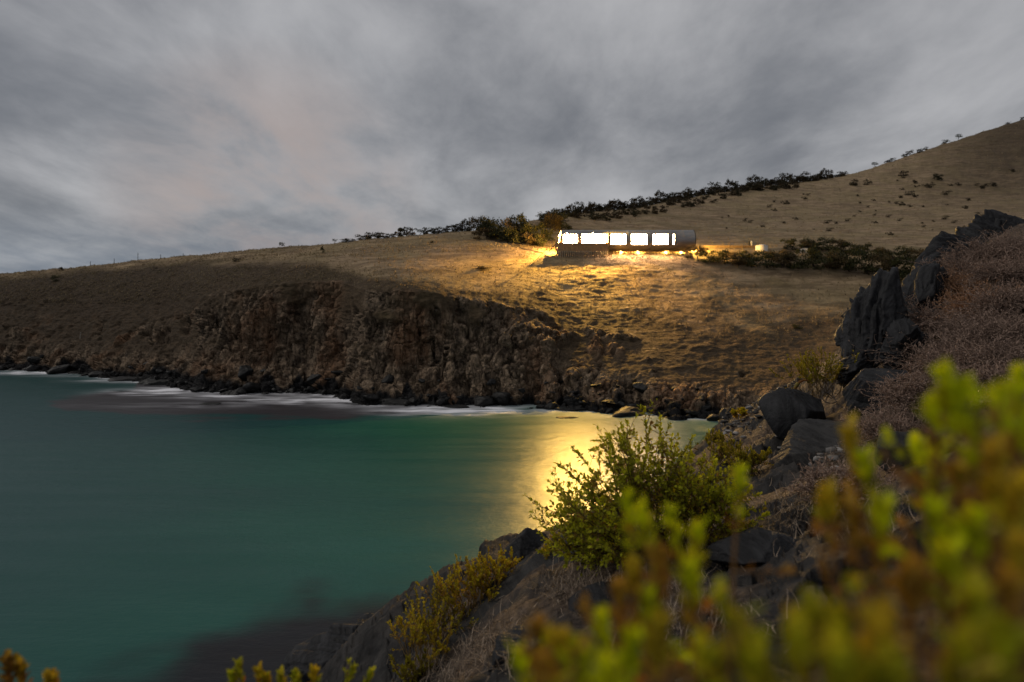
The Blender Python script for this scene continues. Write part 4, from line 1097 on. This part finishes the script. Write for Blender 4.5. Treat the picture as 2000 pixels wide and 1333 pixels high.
def plant(name, label, base, stems, pal, seed, nbranch, leafL, nleaf, r=.004, t0=.45, cat='plant', group=None, up=.25, wig=.10, fat=.42, power=.6, spread=.9, twigs=3):
    """stems: list of (offset from base, direction, length); neighbouring stems form one branch part with its leaves below it"""
    rng = np.random.default_rng(seed)
    o = bpy.data.objects.new(name, None); COL.objects.link(o); o.location = base
    tag(o, label, cat, group)
    order = sorted(range(len(stems)), key=lambda i: math.atan2(stems[i][1][1], stems[i][1][0]))
    for ch in np.array_split(np.array(order), min(nbranch, len(order))):
        ss, ll = [], []
        for i in ch:
            off, d, L = stems[i]
            pts_ = stem_path(rng, off, d, L, up, 7, wig)
            V, Fc = tube(pts_, r, r * .45)
            ss.append((V, Fc, np.tile(np.array(pal['stem']) * rng.uniform(.7, 1.3), (len(V), 1))))
            ll.append(leaf_set(rng, pts_, nleaf, t0, leafL, pal, fat, spread, power))
            # side twigs
            for q_ in range(twigs):
                k = rng.integers(3 if twigs < 5 else 4, 7); dd_ = (pts_[k + 1] - pts_[k]); dd_ = dd_ / np.linalg.norm(dd_) + rng.normal(size=3) * (.55 if twigs < 5 else .75)
                tw = stem_path(rng, pts_[k], dd_, L * rng.uniform(.12, .26), up, 4, wig)
                V, Fc = tube(tw, r * .5, r * .3, 3)
                ss.append((V, Fc, np.tile(np.array(pal['stem']) * rng.uniform(.7, 1.2), (len(V), 1))))
                ll.append(leaf_set(rng, tw, max(9, nleaf // 3), .15, leafL * .9, pal, fat, spread, power))
        V, Fc, C = merge(ss); bo = obj('branch', mesh_np('branch', V, Fc, [M['stem']], C), o)
        V, Fc, C = merge(ll); obj('leaves', mesh_np('leaves', V, Fc, [M['succ']], C), bo)
    return o
def fan(rng, n, rad, Lh, lean=0.0, wide=1.0, asym=(1, 1), Lvar=.18, flatY=.8):
    st = []
    for k in range(n):
        an = rng.uniform(-1, 1) * wide + lean; ay = rng.normal() * .35 * flatY
        d = np.array([math.sin(an), ay, math.cos(an)])
        off = np.array([rng.uniform(-1, 1) * rad, rng.uniform(-.6, .6) * rad, -.03 - .05 * rng.uniform()])
        L = Lh * (asym[0] if an < 0 else asym[1]) * rng.uniform(1 - Lvar * 2, 1 + Lvar * .4)
        st.append((off, d, L))
    return st
rg = np.random.default_rng(77)
b0 = near_px(1305, 1085, 3.0)
kb = b0.y / F
plant('coastal_bush', 'big olive-green coastal bush silhouetted against the golden reflection', b0,
      fan(rg, 128, 48 * kb, 272 * kb, -.14, 1.28, (1.0, .80), .2), GREEN, 701, 14, 11.5 * kb, 22, .0045, .68, 'bush', None, .10, .10, .55, .7, 1.15, 7)
b1 = near_px(1165, 1085, 3.0); kb = b1.y / F
plant('coastal_bush', 'low leafy green bush at the rock edge, left of the big bush', b1, fan(rg, 70, 40 * kb, 105 * kb, -.1, 1.2), GREEN, 702, 6, 9 * kb, 26, .004, .3, 'bush', None, .15, .10)
for i, (px, py, h_, n, pal, lab) in enumerate(((985, 1140, 60, 16, GOLD, 'small golden plant at the upper end of the row beside the slab'), (945, 1165, 92, 34, GOLD, 'golden-brown plant with dense upright stems beside the slab'), (905, 1205, 110, 38, GOLD, 'tallest golden plant of the row beside the long slab'),
                                               (868, 1262, 110, 36, OLIVE, 'olive plant in the row beside the long slab'), (835, 1292, 120, 34, GOLD, 'yellow-tipped plant at the lower left of the row by the slab'), (806, 1335, 70, 22, OLIVE, 'low dark plant at the bottom end of the row by the slab'),
                                               (1078, 1092, 52, 18, GOLD, 'small yellow plant on the black rock edge by the water'), (1447, 822, 26, 14, GOLD, 'small golden tuft on the scree, lower of two'), (1452, 778, 20, 10, GOLD, 'small golden tuft on the scree, upper of two'),
                                               (1465, 925, 62, 34, OLIVE, 'olive bush right of the big bush'), (1420, 905, 62, 28, OLIVE, 'olive bush tucked behind the right side of the big bush'), (1605, 770, 95, 50, OLIVE, 'yellow-green bush with long arching stems beside the black boulder'),
                                               (1955, 440, 50, 26, OLIVE, 'greenish bush on the near skyline at the right edge'), (1995, 400, 46, 20, OLIVE, 'topmost greenish bush at the right edge of the near skyline'), (1880, 492, 24, 16, OLIVE, 'low yellowish bush on top of the slab ridge'), (1400, 870, 30, 14, OLIVE, 'tiny olive plant at the water edge behind the big bush'))):
    g = near_px(px, py, 3.0); kb = g.y / F
    if px == 1605: g = P(px, py, 9.4); kb = g.y / F
    plant('coastal_plant', lab, g, fan(rg, n, h_ * .33 * kb, h_ * kb, -.08, .55 if pal is GOLD else .85, (1, 1), .2), pal, 720 + i, 5, max(.012, 7.0 * kb) if g.y < 8 else 6 * kb, 26, .0035, .5, 'plant', 'small plants of the near slope', .2, .08)
# close, out-of-focus sprigs: every sprig is a branch of its plant
def close_plant(label, tips, seed, pal, leafL, nleaf, drop, lean, cat='plant', r=.0032):
    rng = np.random.default_rng(seed)
    kd = 1.0 if leafL < .026 else 1.0      # depth of the near sprigs
    leafL *= kd; drop *= kd; lean *= kd; r *= kd
    t_ = [P(t[0], t[1], t[2] * kd) for t in tips]
    bx = sum((t.x for t in t_)) / len(t_) + lean; by = sum((t.y for t in t_)) / len(t_)
    base = Vector((bx, by, min(t.z for t in t_) - drop))
    o = bpy.data.objects.new('foreground_plant', None); COL.objects.link(o); o.location = base; tag(o, label, cat, 'close foreground plants')
    for i, t in enumerate(t_):
        s0 = np.array([(t.x - bx) * .35 + rng.normal() * .01, (t.y - by) * .5 + rng.normal() * .01, 0]); e = np.array(t - base)
        mid_ = (s0 * .45 + e * .55); mid_[0] = s0[0] * .3 + e[0] * .7; mid_ += rng.normal(size=3) * .008
        u = np.linspace(0, 1, 11)[:, None]
        pts_ = (1 - u) ** 2 * s0 + 2 * u * (1 - u) * mid_ + u * u * e
        L = float(np.linalg.norm(e - s0))
        ss, ll = [], []
        V, Fc = tube(pts_, r, r * .6, 5); ss.append((V, Fc, np.tile(np.array(pal['stem']) * rng.uniform(.7, 1.3), (len(V), 1))))
        p2 = dict(pal)
        if rng.uniform() < .25: p2['tip'] = (.46, .34, .02)
        if rng.uniform() < .35: p2['mid'] = (.25, .13, .025)
        if rng.uniform() < .10: p2['tip'] = (.34, .20, .025); p2['mid'] = (.20, .10, .025)
        ll.append(leaf_set(rng, pts_, nleaf, max(.3, 1 - .10 * kd / L), leafL * 1.3, p2, .46, 1.0, .45))
        for q_ in range(2):
            k = rng.integers(3, 9); d_ = pts_[k] - pts_[k - 1]; d_ = d_ / np.linalg.norm(d_) + rng.normal(size=3) * .7
            tw = stem_path(rng, pts_[k], d_, rng.uniform(.03, .08) * kd, .3, 4, .1)
            V, Fc = tube(tw, r * .6, r * .4, 4); ss.append((V, Fc, np.tile(np.array(pal['stem']), (len(V), 1))))
            ll.append(leaf_set(rng, tw, nleaf // 3, .1, leafL * .9, p2 if k > 6 else dict(pal, tip=(.26, .15, .03), mid=(.22, .11, .03)), .5, 1.0, .6))
        V, Fc, C = merge(ss); bo = obj('sprig', mesh_np('sprig', V, Fc, [M['stem']], C, True), o)
        V, Fc, C = merge(ll); obj('leaves', mesh_np('leaves', V, Fc, [M['succ']], C), bo)
close_plant('tallest blurred yellow-green plant rising at the right edge', [(1842, 735, .62), (1880, 770, .60), (1825, 800, .66), (1960, 780, .55), (1985, 745, .66), (2010, 840, .5), (1940, 900, .52), (1870, 930, .6), (1990, 960, .46), (1820, 900, .7)], 801, LIME, .024, 26, .22, .05)
close_plant('blurred yellow-green plant spreading across the right foreground', [(1660, 845, .74), (1690, 905, .70), (1790, 880, .8), (1615, 975, .7), (1660, 1010, .66), (1720, 990, .62), (1830, 1010, .56), (1850, 1090, .5), (1780, 1130, .5), (1900, 1040, .5)], 802, LIME, .023, 26, .25, .06)
close_plant('blurred green plant standing in front of the big bush', [(1225, 985, .80), (1255, 1010, .76), (1310, 1010, .82), (1362, 1040, .80), (1445, 930, .86), (1290, 1090, .7), (1345, 1120, .68), (1235, 1120, .74), (1265, 1165, .66)], 803, LIME, .023, 26, .24, .05)
close_plant('blurred lime sprigs along the bottom edge below the dark rock', [(1050, 1235, .66), (1095, 1240, .62), (1175, 1215, .64), (1235, 1245, .58), (1210, 1165, .7), (1130, 1270, .56), (1015, 1285, .66), (1290, 1230, .54), (1060, 1300, .54), (1190, 1310, .48)], 804, LIME, .022, 26, .2, .03)
close_plant('nearest heavily blurred leaves at the bottom right corner', [(1440, 1225, .5), (1415, 1180, .56), (1590, 1190, .46), (1650, 1240, .42), (1720, 1235, .40), (1380, 1280, .46), (1480, 1290, .42), (1560, 1270, .40), (1640, 1310, .36), (1740, 1300, .36), (1900, 1180, .42), (1970, 1150, .42), (1880, 1270, .38), (1960, 1260, .38), (1990, 1080, .44)], 805, dict(LIME, tip=(.34, .34, .012), mid=(.20, .17, .014), low=(.20, .10, .022)), .022, 30, .16, .05)  # browner dry palette, also darkened: shade among low leaves put into the colour
close_plant('orange-tipped sprig at the bottom left corner', [(12, 1290, 1.6), (38, 1300, 1.62), (100, 1326, 1.6)], 806, dict(LIME, tip=(.40, .28, .02), mid=(.33, .19, .02)), .030, 40, .16, 0)
close_plant('small leafy sprigs poking up at the bottom left of the jagged rock', [(466, 1300, 2.0), (452, 1322, 2.0), (505, 1312, 2.0), (522, 1326, 2.0), (548, 1318, 2.0), (578, 1320, 2.0), (614, 1312, 2.0), (688, 1310, 2.2), (722, 1318, 2.2)], 807, dict(LIME, tip=(.36, .36, .02)), .028, 30, .16, 0)

# ------------------------------------------------------------------ dry brush and dead grass
def dry_bush(label, base, rad, h_, n, seed, col=(.155, .105, .078)):
    rng = np.random.default_rng(seed)
    o = bpy.data.objects.new('dry_bush', None); COL.objects.link(o); o.location = base
    tag(o, label, 'dry bush', 'dry brush on the right slope')
    for part_ in range(4):
        ss = []
        for k in range(n // 4):
            d = np.array([rng.normal(), rng.normal(), abs(rng.normal()) * .9 + .15])
            off = np.array([rng.uniform(-.5, .5) * rad, rng.uniform(-.5, .5) * rad, -.03])
            pts_ = stem_path(rng, off, d, rad * rng.uniform(.5, 1.15), -.25, 7, .32)
            pts_[:, 2] *= h_ / rad
            V, Fc = tube(pts_, .006, .002, 3); ss.append((V, Fc, np.tile(np.array(col) * rng.uniform(.55, 1.5), (len(V), 1))))
            for q_ in range(2):
                kq = rng.integers(2, 7); tw = stem_path(rng, pts_[kq], rng.normal(size=3) + np.array([0, 0, .3]), rad * rng.uniform(.12, .3), 0, 4, .4)
                V, Fc = tube(tw, .003, .0012, 3); ss.append((V, Fc, np.tile(np.array(col) * rng.uniform(.7, 1.8), (len(V), 1))))
            m_ = 9
            ll = leaf_set(rng, pts_, m_, .3, .035, dict(low=tuple(np.array(col) * .8), mid=col, tip=tuple(np.array(col) * 1.25), stem=col), .4, 1.2, .8)
            ss.append(None) if False else None
            lv = ll; ss.append((lv[0], np.concatenate([lv[1], lv[1][:, 2:3]], 1), lv[2]))
        V, Fc, C = merge(ss)
        tri = Fc[Fc[:, 2] == Fc[:, 3]][:, :3]; quad = Fc[Fc[:, 2] != Fc[:, 3]]
        obj('twigs', mesh_np('twigs', V, [quad, tri], [M['dry']], C), o)
DB = [(1800, 700, 'dry brown bush at the left end of the brush, touching the black boulder'), (1850, 640, 'dry brown bush above the left end of the brush'), (1880, 575, 'dry orange-brown bush under the slab ridge'), (1900, 700, 'tangled dry bush in the middle of the right slope brush'),
      (1945, 610, 'tangled dry bush below the highest slab'), (1990, 540, 'dry bush at the right edge below the slab ridge'), (1985, 660, 'dry bush at the right edge, midway down the brush'), (1850, 770, 'dry bush above the tallest blurred plant'), (1930, 770, 'dry bush behind the tallest blurred plant'), (1995, 760, 'dry bush low at the right edge behind the blurred plant'),
      (1760, 850, 'dry bush beside the flat-topped block'), (1960, 500, 'dry bush on the ridge at the right edge'), (1820, 610, 'dry bush at the foot of the slab ridge'), (1925, 655, 'pale dry bush in the centre of the brush'), (1960, 710, 'pale dry bush right of the brush centre'), (1870, 730, 'pale dry bush below the brush centre'), (1905, 545, 'dry bush wedged against the slab ridge'), (1800, 790, 'dry bush above the half hidden grey rock'), (1990, 600, 'dry bush at the right edge between two others'), (1650, 960, 'dry grey bush in front of the flat slab')]
for i, (px, py, lab) in enumerate(DB):
    g = near_px(px, py, 3.0); kb = g.y / F
    dry_bush(lab, g, 86 * kb, 64 * kb, 520, 840 + i, (.27, .155, .09) if i in (2, 4) else (.225, .160, .125))
# dead grass between the rocks
rng = np.random.default_rng(91)
bl = []
for cx_, cy_, sx_, sy_, n in ((1400, 1065, 110, 35, 900), (1150, 1155, 90, 40, 900), (960, 1265, 70, 45, 700), (1640, 905, 45, 35, 400), (850, 1320, 50, 20, 260), (1560, 1000, 70, 50, 500), (1330, 1200, 120, 70, 700), (1780, 800, 50, 50, 400), (1500, 830, 40, 30, 200), (1700, 1020, 80, 60, 400)):
    for k in range(n):
        g = near_px(cx_ + rng.normal() * sx_ * .6, cy_ + rng.normal() * sy_ * .6, 2.0)
        L = rng.uniform(.04, .16); d = rng.normal(size=3); d[2] = abs(d[2]) * .8 + .2
        pts_ = stem_path(rng, g, d, L, -.3, 4, .2)
        s_ = np.cross(pts_[-1] - pts_[0], [0, .3, 1]); s_ /= np.linalg.norm(s_) + 1e-9
        wv2 = np.linspace(.0032, .0006, 5)[:, None]
        V = np.concatenate([pts_ - s_ * wv2, pts_ + s_ * wv2]); Fc = np.array([(i, i + 1, i + 6, i + 5) for i in range(4)])
        c = np.array([.20, .155, .115]) * rng.uniform(.5, 1.7)
        bl.append((V, Fc, np.tile(c, (len(V), 1))))
V, Fc, C = merge(bl)
tag(obj('dead_grass', mesh_np('dead_grass', V, Fc, [M['dry']], C)), 'matted dead grass between the near rocks', 'grass', kind='stuff')
# stone chips on the slab and scree
rng = np.random.default_rng(93)
V0, F0 = ico(1)
bl = []
for cx_, cy_, sx_, sy_, n in ((1590, 880, 60, 28, 110), (1440, 790, 50, 30, 160), (1510, 770, 50, 35, 120), (1430, 840, 30, 25, 80)):
    for k in range(n):
        g = near_px(cx_ + rng.normal() * sx_ * .6, cy_ + rng.normal() * sy_ * .6, 3.0)
        e = rng.uniform(.3, 1.0, 3) * rng.choice([.03, .05, .09]) * np.array([1.4, 1, .5])
        V = V0 * (1 + rng.normal(size=(len(V0), 1)) * .15) * e; an = rng.uniform(0, 6.28); ca, sa = math.cos(an), math.sin(an)
        V = V @ np.array([[ca, sa, 0], [-sa, ca, 0], [0, 0, 1]]) + np.array(g)
        bl.append((V, F0, np.tile(np.array([.085, .08, .076]) * rng.choice([.5, .8, 1, 1.6, 3.0]), (len(V), 1))))
V, Fc, C = merge(bl)
tag(obj('stone_chips', mesh_np('stone_chips', V, Fc, [M['dry']], C)), 'loose stone chips scattered on the slab and scree', 'gravel', kind='stuff')
# curled dead leaf and ring of dried stalk under the arching bush
g = P(1563, 748, 8.9)
o = obj('curled_leaf', None, loc=g, scale=(.6, .6, .6)); tag(o, 'curled orange dead leaf under the arching yellow-green bush', 'leaf')
rng = np.random.default_rng(95)
u = np.linspace(0, 1, 12)
pts_ = np.stack([-.13 + .34 * u, np.zeros(12), .06 * np.sin(u * 2.2) - .07 * (1 - u) ** 4 * 2], 1)
V, Fc = tube(pts_, .042, .008, 8); obj('blade', mesh_np('blade', V, Fc, [M['succ']], np.tile([.22, .10, .03], (len(V), 1)), True), o)
V, Fc = tube(pts_[:4] + np.array([-.012, -.004, -.006]), .03, .045, 8); obj('leaf_tip', mesh_np('leaf_tip', V, Fc, [M['succ']], np.tile([.25, .2, .05], (len(V), 1)), True), o)
g = P(1619, 778, 8.7)
o = obj('dried_ring', None, loc=g, rot=(R(-48), R(15), 0), scale=(.8, .8, .8)); tag(o, 'round ring of dried stalk lying in the dirt by the flat-topped block', 'dry stalk')
an = np.linspace(0, 2 * math.pi, 25)
pts_ = np.stack([.125 * np.cos(an), .02 * np.sin(an * 2), .118 * np.sin(an)], 1)
V, Fc = tube(pts_, .011, .011, 6); obj('outer_ring', mesh_np('outer_ring', V, Fc, [M['dry']], np.tile([.07, .055, .043], (len(V), 1)), True), o)
V, Fc = tube(pts_[3:15] * .55 + np.array([.02, .01, -.02]), .006, .006, 5); obj('inner_coil', mesh_np('inner_coil', V, Fc, [M['dry']], np.tile([.06, .045, .037], (len(V), 1)), True), o)
